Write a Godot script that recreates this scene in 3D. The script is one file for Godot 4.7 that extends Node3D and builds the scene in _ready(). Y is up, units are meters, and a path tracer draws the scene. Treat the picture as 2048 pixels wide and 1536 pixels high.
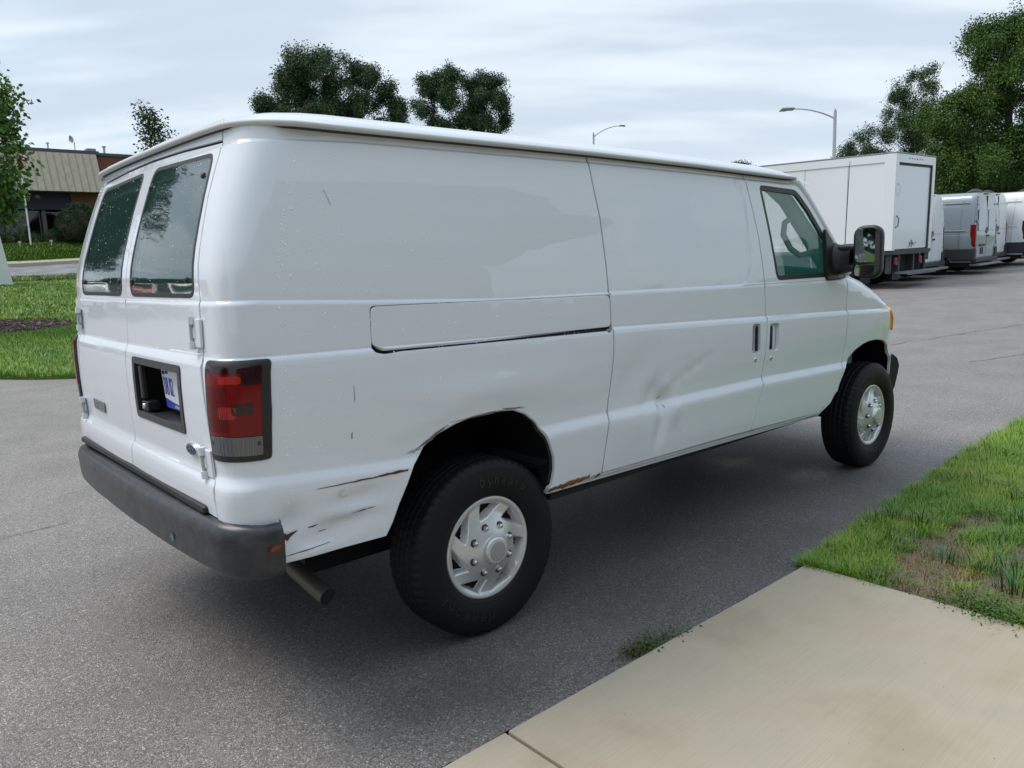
extends Node3D
# White cargo van on an asphalt driveway. World axes follow the van: +x its front, +z its right side, origin under the rear axle.
# The street beyond lies on a grid turned by HEAD; place(r, d) goes from that grid to the world.

const HEAD := 0.8533
const EYE := Vector3(-1.9144, 1.5266, 3.3205)
var rng := RandomNumberGenerator.new()
var soft := FastNoiseLite.new()
var M := {}
var fwd := Vector3(cos(HEAD), 0, -sin(HEAD))
var rgt := Vector3(sin(HEAD), 0, cos(HEAD))

func _ready() -> void:
	rng.seed = 77
	soft.seed = 5
	soft.frequency = 1.0
	soft.fractal_octaves = 3
	var cam := Camera3D.new()
	cam.name = "camera"
	add_child(cam)
	cam.position = EYE
	cam.rotation_order = EULER_ORDER_YXZ
	cam.rotation = Vector3(-0.15636, HEAD - PI / 2, -0.0364)
	cam.fov = 52.68
	cam.near = 0.05
	cam.far = 900.0
	cam.current = true
	var env := Environment.new()
	env.background_mode = Environment.BG_SKY
	env.sky = Sky.new()
	env.sky.sky_material = sky_material()
	env.tonemap_mode = Environment.TONE_MAPPER_LINEAR
	env.tonemap_exposure = 1.14
	env.ssao_enabled = true
	env.ssil_enabled = true
	env.sdfgi_enabled = true
	var we := WorldEnvironment.new()
	we.name = "world_environment"
	we.environment = env
	add_child(we)
	var sun := DirectionalLight3D.new()
	sun.name = "sun"
	sun.light_energy = 0.75
	sun.light_angular_distance = 28.0
	sun.light_color = Color(1.0, 0.97, 0.93)
	sun.shadow_enabled = true
	add_child(sun)
	sun.look_at_from_position(Vector3(-0.52, 1.05, -0.60), Vector3.ZERO)
	make_materials()
	build_ground()
	build_street_side()
	build_lot_vehicles()
	build_trees()
	build_van()
	build_foreground()

# ---------------------------------------------------------------- sky
func sky_material() -> PanoramaSkyMaterial:
	var w := 2048
	var h := 1024
	var img := Image.create(w, h, false, Image.FORMAT_RGBF)
	var a := FastNoiseLite.new()
	a.seed = 11
	a.frequency = 1.0
	a.fractal_octaves = 5
	a.fractal_gain = 0.58
	var b := FastNoiseLite.new()
	b.seed = 23
	b.frequency = 0.22
	b.fractal_octaves = 3
	var blue := Vector3(0.49, 0.63, 0.76)
	var pale := Vector3(0.72, 0.81, 0.895)
	var dark := Vector3(0.49, 0.58, 0.69)
	for j in h:
		var el := (0.5 - (j + 0.5) / h) * PI
		var y := sin(el)
		for i in w:
			if y < -0.03:
				img.set_pixel(i, j, Color(0.16, 0.17, 0.16))
				continue
			var az := ((i + 0.5) / w) * TAU
			var q := cos(el) / (maxf(y, 0.0) + 0.16)
			var x := -sin(az) * q
			var z := cos(az) * q
			var m := a.get_noise_3d((x * 0.75 + z * 0.66) * 0.5, (x * 0.66 - z * 0.75) * 1.9, 3.0)
			var big := b.get_noise_3d(x, z, 9.0)
			var t := clampf(0.5 + m * 1.7 + big * 0.8, 0.0, 1.0)
			t = t * t * (3.0 - 2.0 * t)
			var under := clampf(0.5 + big * 1.3 - m * 1.1, 0.0, 1.0)
			var c := blue.lerp(pale, clampf(t * 0.9 + 0.1, 0.0, 1.0)).lerp(dark, under * under * 0.8)
			var low := exp(-maxf(y, 0.0) * 5.0)
			c = c.lerp(Vector3(0.75, 0.83, 0.895), low * 0.45)
			c *= 1.0 + 0.55 * smoothstep(0.45, 1.0, y)
			c *= 1.04
			img.set_pixel(i, j, Color(c.x, c.y, c.z))
	var s := PanoramaSkyMaterial.new()
	s.panorama = ImageTexture.create_from_image(img)
	return s

# ---------------------------------------------------------------- mesh builder
class MB:
	var v := PackedVector3Array()
	var n := PackedVector3Array()
	var c := PackedColorArray()
	var uv := PackedVector2Array()
	var col := Color(1, 1, 1)
	var colored := false
	var xf := Transform3D()
	func add(p: Vector3, m: Vector3, t := Vector2.ZERO) -> void:
		v.append(xf * p)
		n.append((xf.basis * m).normalized())
		uv.append(t)
		if colored:
			c.append(col)
	func tri(p: Vector3, q: Vector3, r: Vector3, a: Vector3, b: Vector3, d: Vector3) -> void:
		if (q - p).cross(r - p).dot(a + b + d) > 0.0:
			add(p, a)
			add(r, d)
			add(q, b)
		else:
			add(p, a)
			add(q, b)
			add(r, d)
	func quad(p: Vector3, q: Vector3, r: Vector3, s: Vector3, a: Vector3, b: Vector3, d: Vector3, e: Vector3) -> void:
		tri(p, q, r, a, b, d)
		tri(p, r, s, a, d, e)
	func flat(p: Vector3, q: Vector3, r: Vector3, s: Vector3, out: Vector3) -> void:
		var m := (q - p).cross(s - p)
		if m.length_squared() < 1e-16:
			m = (q - r).cross(s - r)
		m = m.normalized()
		if m.dot(out) < 0.0:
			m = -m
		quad(p, q, r, s, m, m, m, m)
	func flat3(p: Vector3, q: Vector3, r: Vector3, out: Vector3) -> void:
		var m := (q - p).cross(r - p).normalized()
		if m.dot(out) < 0.0:
			m = -m
		tri(p, q, r, m, m, m)
	func box(at: Vector3, size: Vector3, bevel := 0.0, basis := Basis()) -> void:
		var h := size * 0.5
		var b := minf(bevel, minf(h.x, minf(h.y, h.z)) * 0.98)
		var keep := xf
		xf = keep * Transform3D(basis, at)
		var k := h - Vector3(b, b, b)
		for ax in 3:
			var u := (ax + 1) % 3
			var w := (ax + 2) % 3
			for s in [-1.0, 1.0]:
				var m := Vector3.ZERO
				m[ax] = s
				var o := Vector3.ZERO
				o[ax] = s * h[ax]
				var du := Vector3.ZERO
				du[u] = k[u]
				var dw := Vector3.ZERO
				dw[w] = k[w]
				quad(o - du - dw, o + du - dw, o + du + dw, o - du + dw, m, m, m, m)
			if b > 0.0:
				for s in [-1.0, 1.0]:
					for t in [-1.0, 1.0]:
						var m1 := Vector3.ZERO
						m1[u] = s
						var m2 := Vector3.ZERO
						m2[w] = t
						var p1 := Vector3.ZERO
						p1[u] = s * h[u]
						p1[w] = t * k[w]
						var p2 := Vector3.ZERO
						p2[u] = s * k[u]
						p2[w] = t * h[w]
						var e := Vector3.ZERO
						e[ax] = k[ax]
						quad(p1 - e, p1 + e, p2 + e, p2 - e, m1, m1, m2, m2)
		if b > 0.0:
			for sx in [-1.0, 1.0]:
				for sy in [-1.0, 1.0]:
					for sz in [-1.0, 1.0]:
						tri(Vector3(sx * h.x, sy * k.y, sz * k.z), Vector3(sx * k.x, sy * h.y, sz * k.z), Vector3(sx * k.x, sy * k.y, sz * h.z), Vector3(sx, 0, 0), Vector3(0, sy, 0), Vector3(0, 0, sz))
		xf = keep
	func tube(pts: Array, rad: Array, sides := 10, caps := true) -> void:
		var rings := []
		var dirs := []
		var last := Vector3.UP
		for i in pts.size():
			var a: Vector3 = pts[maxi(i - 1, 0)]
			var b: Vector3 = pts[mini(i + 1, pts.size() - 1)]
			var t := (b - a).normalized()
			var side := t.cross(last)
			if side.length() < 0.05:
				side = t.cross(Vector3(0.3, 0.2, 0.9))
			side = side.normalized()
			var up := side.cross(t).normalized()
			last = up
			var ring := []
			var nd := []
			for k in sides + 1:
				var an := TAU * k / sides
				var dv := side * cos(an) + up * sin(an)
				nd.append(dv)
				ring.append(pts[i] + dv * rad[i])
			rings.append(ring)
			dirs.append(nd)
		for i in pts.size() - 1:
			for k in sides:
				quad(rings[i][k], rings[i][k + 1], rings[i + 1][k + 1], rings[i + 1][k], dirs[i][k], dirs[i][k + 1], dirs[i + 1][k + 1], dirs[i + 1][k])
		if caps:
			for e in [0, pts.size() - 1]:
				var t2: Vector3 = (pts[e] - pts[1 if e == 0 else e - 1]).normalized()
				for k in sides:
					tri(pts[e], rings[e][k], rings[e][k + 1], t2, t2, t2)
	func lathe(prof: Array, axis: Transform3D, sides := 32, smooth := true) -> void:
		# prof: Vector2(radius, height along the axis' z), normals point away from the left of the path
		var keep := xf
		xf = keep * axis
		for i in prof.size() - 1:
			var p: Vector2 = prof[i]
			var q: Vector2 = prof[i + 1]
			var n0 := _pn(prof, i, smooth)
			var n1 := _pn(prof, i + 1, smooth) if smooth else n0
			if not smooth:
				n0 = Vector2(q.y - p.y, p.x - q.x).normalized()
				n1 = n0
			for k in sides:
				var a := TAU * k / sides
				var b := TAU * (k + 1) / sides
				var da := Vector3(cos(a), sin(a), 0)
				var db := Vector3(cos(b), sin(b), 0)
				var z := Vector3(0, 0, 1)
				quad(da * p.x + z * p.y, db * p.x + z * p.y, db * q.x + z * q.y, da * q.x + z * q.y, da * n0.x + z * n0.y, db * n0.x + z * n0.y, db * n1.x + z * n1.y, da * n1.x + z * n1.y)
		xf = keep
	func _pn(prof: Array, i: int, _s: bool) -> Vector2:
		var a: Vector2 = prof[maxi(i - 1, 0)]
		var b: Vector2 = prof[mini(i + 1, prof.size() - 1)]
		return Vector2(b.y - a.y, a.x - b.x).normalized()
	func prism(poly: PackedVector2Array, z0: float, z1: float, bevel := 0.0) -> void:
		# outline in x, y, drawn out from z0 to z1 (z1 > z0), the z1 rim chamfered
		var cw := Geometry2D.is_polygon_clockwise(poly)
		var face := poly
		if bevel > 0.0:
			face = MB.shrink(poly, bevel)
		for part in [[poly, z0, -1.0], [face, z1, 1.0]]:
			var idx := Geometry2D.triangulate_polygon(part[0])
			var m := Vector3(0, 0, part[2])
			for k in range(0, idx.size(), 3):
				var p: Vector2 = part[0][idx[k]]
				var q: Vector2 = part[0][idx[k + 1]]
				var r: Vector2 = part[0][idx[k + 2]]
				tri(Vector3(p.x, p.y, part[1]), Vector3(q.x, q.y, part[1]), Vector3(r.x, r.y, part[1]), m, m, m)
		for i in poly.size():
			var j := (i + 1) % poly.size()
			var e := poly[j] - poly[i]
			var o := Vector2(e.y, -e.x).normalized() * (-1.0 if cw else 1.0)
			var out := Vector3(o.x, o.y, 0)
			flat(Vector3(poly[i].x, poly[i].y, z0), Vector3(poly[j].x, poly[j].y, z0), Vector3(poly[j].x, poly[j].y, z1 - bevel), Vector3(poly[i].x, poly[i].y, z1 - bevel), out)
			if bevel > 0.0:
				quad(Vector3(poly[i].x, poly[i].y, z1 - bevel), Vector3(poly[j].x, poly[j].y, z1 - bevel), Vector3(face[j].x, face[j].y, z1), Vector3(face[i].x, face[i].y, z1), out, out, Vector3(0, 0, 1), Vector3(0, 0, 1))
	func grid(pts: Array, out: Vector3) -> void:
		# rows of points, smooth; out: the side that is outside
		var R := pts.size()
		var C: int = pts[0].size()
		var nn := []
		for i in R:
			var row := []
			for j in C:
				var du: Vector3 = pts[mini(i + 1, R - 1)][j] - pts[maxi(i - 1, 0)][j]
				var dv: Vector3 = pts[i][mini(j + 1, C - 1)] - pts[i][maxi(j - 1, 0)]
				var m := du.cross(dv).normalized()
				if m.dot(out) < 0.0 and out != Vector3.ZERO:
					m = -m
				row.append(m)
			nn.append(row)
		for i in R - 1:
			for j in C - 1:
				quad(pts[i][j], pts[i][j + 1], pts[i + 1][j + 1], pts[i + 1][j], nn[i][j], nn[i][j + 1], nn[i + 1][j + 1], nn[i + 1][j])
	static func shrink(poly: PackedVector2Array, by: float) -> PackedVector2Array:
		# the same number of corners, each moved inwards along its bisector
		var out := PackedVector2Array()
		var cw := Geometry2D.is_polygon_clockwise(poly)
		var k := poly.size()
		for i in k:
			var e0 := (poly[i] - poly[(i + k - 1) % k]).normalized()
			var e1 := (poly[(i + 1) % k] - poly[i]).normalized()
			var n0 := Vector2(-e0.y, e0.x)
			var n1 := Vector2(-e1.y, e1.x)
			if cw:
				n0 = -n0
				n1 = -n1
			var b := n0 + n1
			var l := b.length()
			b = n0 if l < 0.2 else b / l
			var s := by / maxf(b.dot(n0), 0.45)
			out.append(poly[i] + b * s)
		return out
	static func rounded(w: float, h: float, r: float, at := Vector2.ZERO, seg := 4) -> PackedVector2Array:
		var out := PackedVector2Array()
		for q in 4:
			var c2 := Vector2((w / 2 - r) * (1 if q == 0 or q == 3 else -1), (h / 2 - r) * (1 if q < 2 else -1))
			for k in seg + 1:
				var an := PI / 2 * (q + float(k) / seg)
				out.append(at + c2 + Vector2(cos(an), sin(an)) * r)
		return out
	func mesh() -> ArrayMesh:
		var arr := []
		arr.resize(Mesh.ARRAY_MAX)
		arr[Mesh.ARRAY_VERTEX] = v
		arr[Mesh.ARRAY_NORMAL] = n
		arr[Mesh.ARRAY_TEX_UV] = uv
		if colored:
			arr[Mesh.ARRAY_COLOR] = c
		var am := ArrayMesh.new()
		am.add_surface_from_arrays(Mesh.PRIMITIVE_TRIANGLES, arr)
		return am

# ---------------------------------------------------------------- objects
var taken := {}

func numbered(called: String) -> String:
	taken[called] = taken.get(called, -1) + 1
	return called if taken[called] == 0 else "%s_%03d" % [called, taken[called]]

func tag(o: Node, label: String, category: String, group := "", kind := "") -> void:
	if label:
		o.set_meta("label", label)
	if category:
		o.set_meta("category", category)
	if group:
		o.set_meta("group", group)
	if kind:
		o.set_meta("kind", kind)

func thing(called: String, label: String, category: String, at := Vector3.ZERO, turn := 0.0, group := "") -> Node3D:
	var o := Node3D.new()
	o.name = numbered(called)
	add_child(o)
	o.position = at
	o.rotation.y = turn
	tag(o, label, category, group)
	return o

func put(called: String, mb, mat: Material, parent: Node = null) -> MeshInstance3D:
	var o := MeshInstance3D.new()
	o.mesh = mb.mesh() if mb is MB else mb
	o.material_override = mat
	if parent:
		var k := 0
		var nm := called
		while parent.has_node(nm):
			k += 1
			nm = "%s_%03d" % [called, k]
		o.name = nm
		parent.add_child(o)
	else:
		o.name = numbered(called)
		add_child(o)
	return o

func struct(called: String, mb: MB, mat: Material) -> MeshInstance3D:
	var o := put(called, mb, mat)
	o.set_meta("kind", "structure")
	return o

func group_node(called: String, parent: Node) -> Node3D:
	var o := Node3D.new()
	var k := 0
	var nm := called
	while parent.has_node(nm):
		k += 1
		nm = "%s_%03d" % [called, k]
	o.name = nm
	parent.add_child(o)
	return o

func scatter(called: String, mesh: Mesh, mat: Material, where: Array, tint: PackedColorArray, parent: Node = null) -> MultiMeshInstance3D:
	var mm := MultiMesh.new()
	mm.transform_format = MultiMesh.TRANSFORM_3D
	mm.use_colors = tint.size() > 0
	mm.mesh = mesh
	mm.instance_count = where.size()
	for i in where.size():
		mm.set_instance_transform(i, where[i])
		if tint.size() > 0:
			mm.set_instance_color(i, tint[i])
	var o := MultiMeshInstance3D.new()
	o.multimesh = mm
	o.material_override = mat
	if parent:
		o.name = called
		parent.add_child(o, true)
	else:
		o.name = numbered(called)
		add_child(o)
	o.set_meta("kind", "stuff")
	return o

func lerp_in(xs: PackedFloat32Array, ys: PackedFloat32Array, x: float) -> float:
	var k := xs.size()
	if x <= xs[0]:
		return ys[0]
	if x >= xs[k - 1]:
		return ys[k - 1]
	var i := xs.bsearch(x)
	i = maxi(i, 1)
	return lerpf(ys[i - 1], ys[i], (x - xs[i - 1]) / (xs[i] - xs[i - 1]))

# ---------------------------------------------------------------- materials
func lin(r: float, g: float, b: float) -> Color:
	return Color(r, g, b).linear_to_srgb()

func mat(called: String, c: Color, rough := 0.6, metal := 0.0) -> StandardMaterial3D:
	var m := StandardMaterial3D.new()
	m.resource_name = called
	m.albedo_color = c
	m.roughness = rough
	m.metallic = metal
	M[called] = m
	return m

func noise_image(kind: int, freq: float, size: int, seed_: int, octaves := 1, ret := -1) -> Image:
	var f := FastNoiseLite.new()
	f.noise_type = kind
	f.frequency = freq
	f.seed = seed_
	f.fractal_octaves = octaves
	f.fractal_type = FastNoiseLite.FRACTAL_FBM if octaves > 1 else FastNoiseLite.FRACTAL_NONE
	if ret >= 0:
		f.cellular_return_type = ret
	return f.get_seamless_image(size, size)

func ramp_image(src: Image, stops: Array) -> Image:
	# grey image to colours; stops are [position, Color as seen]
	var g := Gradient.new()
	var off := PackedFloat32Array()
	var cs := PackedColorArray()
	for s in stops:
		off.append(s[0])
		cs.append(s[1])
	g.offsets = off
	g.colors = cs
	var lut := []
	for i in 256:
		var k := g.sample(i / 255.0)
		lut.append([k.r8, k.g8, k.b8])
	var im: Image = src.duplicate()
	im.convert(Image.FORMAT_L8)
	var d := im.get_data()
	var o := PackedByteArray()
	o.resize(d.size() * 3)
	for i in d.size():
		var t = lut[d[i]]
		o[i * 3] = t[0]
		o[i * 3 + 1] = t[1]
		o[i * 3 + 2] = t[2]
	return Image.create_from_data(im.get_width(), im.get_height(), false, Image.FORMAT_RGB8, o)

func tex(i: Image) -> ImageTexture:
	return ImageTexture.create_from_image(i)

func world_map(m: StandardMaterial3D, scale: Vector3) -> void:
	m.uv1_triplanar = true
	m.uv1_world_triplanar = true
	m.uv1_scale = scale

func detail(m: StandardMaterial3D, im: Image, scale: Vector3) -> void:
	m.detail_enabled = true
	m.detail_albedo = tex(im)
	m.detail_blend_mode = BaseMaterial3D.BLEND_MODE_MUL
	m.detail_uv_layer = BaseMaterial3D.DETAIL_UV_2
	m.uv2_triplanar = true
	m.uv2_world_triplanar = true
	m.uv2_scale = scale

func make_materials() -> void:
	var grey := func(x: float) -> Color: return Color(x, x, x)
	# asphalt: stones of mixed brightness in dark binder
	var cells := noise_image(FastNoiseLite.TYPE_CELLULAR, 0.16, 1024, 3, 1, FastNoiseLite.RETURN_CELL_VALUE)
	var gaps := noise_image(FastNoiseLite.TYPE_CELLULAR, 0.16, 1024, 3, 1, FastNoiseLite.RETURN_DISTANCE)
	var patches := noise_image(FastNoiseLite.TYPE_SIMPLEX_SMOOTH, 0.012, 512, 8, 5)
	var fine := noise_image(FastNoiseLite.TYPE_SIMPLEX_SMOOTH, 0.09, 512, 18, 4)
	var a := mat("asphalt", Color.WHITE, 0.62)
	a.albedo_texture = tex(ramp_image(cells, [[0.0, lin(0.100, 0.089, 0.083)], [0.4, lin(0.188, 0.170, 0.160)], [0.75, lin(0.25, 0.227, 0.213)], [0.94, lin(0.335, 0.307, 0.288)], [1.0, lin(0.58, 0.55, 0.52)]]))
	a.heightmap_enabled = true
	a.heightmap_texture = tex(ramp_image(gaps, [[0.0, Color.WHITE], [1.0, Color.BLACK]]))
	a.heightmap_scale = 0.28
	world_map(a, Vector3.ONE / 0.8)
	detail(a, ramp_image(patches, [[0.2, grey.call(0.92)], [0.5, grey.call(0.965)], [0.8, grey.call(1.0)]]), Vector3.ONE / 5.3)
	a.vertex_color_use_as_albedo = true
	var rd := mat("road_asphalt", lin(0.21, 0.21, 0.22), 0.7)
	detail(rd, ramp_image(patches, [[0.2, grey.call(0.8)], [0.8, grey.call(1.0)]]), Vector3.ONE / 9.0)
	mat("line_paint", lin(0.75, 0.75, 0.73), 0.6)
	mat("bay_paint", lin(0.34, 0.34, 0.33), 0.6)
	# broomed concrete
	var streak := noise_image(FastNoiseLite.TYPE_SIMPLEX_SMOOTH, 0.05, 1024, 31, 5)
	var c := mat("concrete", Color.WHITE, 0.82)
	var pores := noise_image(FastNoiseLite.TYPE_SIMPLEX_SMOOTH, 0.11, 512, 41, 3)
	c.albedo_texture = tex(ramp_image(streak, [[0.15, lin(0.370, 0.313, 0.240)], [0.5, lin(0.39, 0.331, 0.255)], [0.85, lin(0.407, 0.347, 0.269)]]))
	c.heightmap_enabled = true
	c.heightmap_texture = tex(streak)
	c.heightmap_scale = 0.035
	world_map(c, Vector3(0.03, 1.0, 3.2))
	detail(c, ramp_image(patches, [[0.1, Color(0.92, 0.905, 0.875)], [0.35, Color(0.965, 0.955, 0.935)], [0.6, Color(0.98, 0.98, 0.97)], [0.9, Color(0.95, 0.96, 0.955)]]), Vector3.ONE / 3.7)
	c.roughness_texture = tex(ramp_image(pores, [[0.0, Color(0.75, 0.75, 0.75)], [1.0, Color(0.95, 0.95, 0.95)]]))
	var k := mat("kerb_concrete", lin(0.46, 0.40, 0.31), 0.85)
	detail(k, ramp_image(fine, [[0.2, grey.call(0.8)], [0.8, grey.call(1.0)]]), Vector3.ONE / 1.1)
	# soils, lawns
	var s := mat("soil", Color.WHITE, 0.95)
	s.albedo_texture = tex(ramp_image(fine, [[0.15, lin(0.10, 0.077, 0.05)], [0.5, lin(0.20, 0.155, 0.105)], [0.85, lin(0.34, 0.28, 0.20)]]))
	s.heightmap_enabled = true
	s.heightmap_texture = tex(fine)
	s.heightmap_scale = 1.2
	world_map(s, Vector3.ONE / 0.55)
	var l := mat("lawn", Color.WHITE, 0.9)
	l.albedo_texture = tex(ramp_image(fine, [[0.15, lin(0.05, 0.10, 0.013)], [0.5, lin(0.085, 0.165, 0.022)], [0.85, lin(0.12, 0.21, 0.035)]]))
	l.heightmap_enabled = true
	l.heightmap_texture = tex(fine)
	l.heightmap_scale = 3.0
	world_map(l, Vector3.ONE / 1.4)
	detail(l, ramp_image(patches, [[0.2, grey.call(0.74)], [0.8, grey.call(1.0)]]), Vector3.ONE / 11.0)
	var g := mat("grass_blade", Color.WHITE, 0.5)
	g.vertex_color_use_as_albedo = true
	g.backlight_enabled = true
	g.backlight = Color(0.35, 0.45, 0.1)
	var f := mat("leaf", Color.WHITE, 0.62)
	f.vertex_color_use_as_albedo = true
	f.metallic_specular = 0.3
	f.backlight_enabled = true
	f.backlight = Color(0.22, 0.30, 0.06)
	var bk := mat("bark", Color.WHITE, 0.95)
	bk.albedo_texture = tex(ramp_image(fine, [[0.2, lin(0.05, 0.04, 0.03)], [0.8, lin(0.15, 0.12, 0.095)]]))
	world_map(bk, Vector3(2, 0.5, 2))
	var chip := mat("mulch", Color.WHITE, 0.9)
	chip.vertex_color_use_as_albedo = true
	# van
	var grime := noise_image(FastNoiseLite.TYPE_SIMPLEX_SMOOTH, 0.02, 512, 51, 5)
	var p := mat("white_paint", lin(0.675, 0.70, 0.75), 0.6)
	p.metallic_specular = 0.22
	p.clearcoat_enabled = true
	p.clearcoat = 1.0
	p.clearcoat_roughness = 0.01
	mat("seam_dark", lin(0.03, 0.03, 0.032), 0.7)
	mat("inner_metal", lin(0.06, 0.062, 0.065), 0.7)
	mat("cargo_dark", lin(0.035, 0.037, 0.04), 0.8)
	var bl := mat("black_plastic", lin(0.012, 0.012, 0.014), 0.45)
	bl.heightmap_enabled = true
	bl.heightmap_texture = tex(fine)
	bl.heightmap_scale = 0.03
	world_map(bl, Vector3.ONE * 14.0)
	mat("rubber_seal", lin(0.014, 0.014, 0.015), 0.5)
	mat("well_black", lin(0.008, 0.008, 0.009), 0.95)
	mat("under_dark", lin(0.008, 0.008, 0.009), 0.9)
	var ty := mat("tyre_rubber", lin(0.006, 0.0068, 0.008), 0.6)
	ty.metallic_specular = 0.35
	mat("tyre_letters", lin(0.016, 0.018, 0.021), 0.4)
	var al := mat("wheel_silver", lin(0.62, 0.625, 0.625), 0.33, 0.5)
	mat("worn_cap", lin(0.33, 0.33, 0.31), 0.6, 0.2)
	mat("chrome", lin(0.62, 0.62, 0.62), 0.16, 1.0)
	var bu := mat("bumper_plastic", Color.WHITE, 0.36)
	bu.albedo_texture = tex(ramp_image(grime, [[0.2, lin(0.017, 0.019, 0.024)], [0.55, lin(0.026, 0.028, 0.034)], [0.85, lin(0.042, 0.044, 0.049)]]))
	bu.heightmap_enabled = true
	bu.heightmap_texture = tex(fine)
	bu.heightmap_scale = 0.06
	world_map(bu, Vector3.ONE * 1.7)
	var rr := mat("red_lens", lin(0.15, 0.002, 0.004), 0.14)
	rr.metallic_specular = 0.4
	mat("red_lens_dark", lin(0.022, 0.002, 0.004), 0.15)
	mat("red_glow", lin(0.34, 0.010, 0.008), 0.2)
	mat("clear_lens", lin(0.12, 0.125, 0.13), 0.15, 0.3)
	mat("amber_lens", lin(0.85, 0.28, 0.012), 0.2)
	mat("plate_white", lin(0.72, 0.74, 0.78), 0.4)
	mat("plate_blue", lin(0.02, 0.05, 0.42), 0.4)
	mat("emblem_blue", lin(0.02, 0.035, 0.09), 0.18)
	var ru := mat("rust", Color.WHITE, 0.9)
	ru.albedo_texture = tex(ramp_image(fine, [[0.2, lin(0.045, 0.016, 0.008)], [0.5, lin(0.22, 0.085, 0.025)], [0.75, lin(0.52, 0.27, 0.09)]]))
	world_map(ru, Vector3.ONE * 5.0)
	mat("rust_dull", lin(0.17, 0.065, 0.028), 0.85)
	mat("rust_brown", lin(0.085, 0.028, 0.014), 0.8)
	mat("scuff", lin(0.13, 0.125, 0.12), 0.75)
	mat("scuff_light", lin(0.36, 0.35, 0.335), 0.7)
	mat("exhaust_steel", lin(0.14, 0.125, 0.105), 0.6, 0.6)
	mat("gutter_dirt", lin(0.50, 0.505, 0.50), 0.6)
	mat("paint_chip_teal", lin(0.03, 0.16, 0.15), 0.5)
	mat("paint_chip_blue", lin(0.03, 0.06, 0.22), 0.5)
	var gl := mat("dark_glass", Color(0.20, 0.31, 0.30, 0.42), 0.03)
	gl.transparency = BaseMaterial3D.TRANSPARENCY_ALPHA
	gl.metallic_specular = 0.75
	var gt := mat("tinted_glass", Color(0.22, 0.60, 0.53, 0.30), 0.03)
	gt.transparency = BaseMaterial3D.TRANSPARENCY_ALPHA
	var gc := mat("clear_glass", Color(0.25, 0.45, 0.40, 0.12), 0.03)
	gc.transparency = BaseMaterial3D.TRANSPARENCY_ALPHA
	mat("mirror_glass", lin(0.36, 0.40, 0.39), 0.02, 1.0)
	mat("seat_cloth", lin(0.10, 0.105, 0.11), 0.9)
	mat("grey_trim", lin(0.24, 0.25, 0.25), 0.7)
	var dr := mat("drop_glint", lin(0.92, 0.93, 0.95), 0.06)  # opaque white puts the bright glint of the drops into their colour
	dr.clearcoat_enabled = true
	# other vehicles and buildings
	var w2 := mat("truck_white", lin(0.70, 0.72, 0.74), 0.4)
	w2.clearcoat_enabled = true
	w2.clearcoat = 0.6
	w2.clearcoat_roughness = 0.08
	var sv := mat("silver_paint", lin(0.22, 0.26, 0.29), 0.35, 0.25)
	sv.clearcoat_enabled = true
	sv.clearcoat_roughness = 0.04
	mat("door_grey", lin(0.36, 0.395, 0.405), 0.45)
	mat("cladding", lin(0.028, 0.03, 0.034), 0.6)
	mat("steel_grey", lin(0.20, 0.21, 0.22), 0.5, 0.4)
	mat("lamp_pole", lin(0.42, 0.43, 0.44), 0.5, 0.3)
	mat("lamp_head", lin(0.22, 0.23, 0.24), 0.5, 0.3)
	var tan_ := mat("tan_metal", lin(0.40, 0.345, 0.26), 0.55)
	detail(tan_, ramp_image(grime, [[0.25, Color(0.93, 0.92, 0.9)], [0.6, Color(1, 1, 1)]]), Vector3(0.5, 0.2, 0.5))
	mat("tan_seam", lin(0.30, 0.255, 0.19), 0.6)
	var br := mat("brick_dark", Color.WHITE, 0.9)
	br.albedo_texture = tex(ramp_image(fine, [[0.2, lin(0.10, 0.038, 0.024)], [0.8, lin(0.22, 0.095, 0.06)]]))
	world_map(br, Vector3(0.5, 1.6, 0.5))
	mat("navy_fascia", lin(0.010, 0.014, 0.032), 0.6)
	mat("dark_frame", lin(0.10, 0.09, 0.08), 0.5)
	var sg := mat("shop_glass", Color(0.012, 0.015, 0.018, 0.55), 0.04)
	sg.transparency = BaseMaterial3D.TRANSPARENCY_ALPHA
	mat("parapet", lin(0.055, 0.06, 0.07), 0.6)
	mat("pylon_white", lin(0.62, 0.64, 0.62), 0.7)
	mat("flag_red", lin(0.42, 0.02, 0.03), 0.8)
	mat("flag_white", lin(0.72, 0.71, 0.70), 0.8)
	mat("amber_beacon", lin(0.8, 0.25, 0.01), 0.25)
	mat("wall_grey", lin(0.13, 0.13, 0.12), 0.85)
	mat("car_red", lin(0.30, 0.02, 0.02), 0.35)
	mat("car_dark", lin(0.03, 0.035, 0.045), 0.3)
	mat("car_silver", lin(0.35, 0.36, 0.37), 0.3, 0.3)

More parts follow.
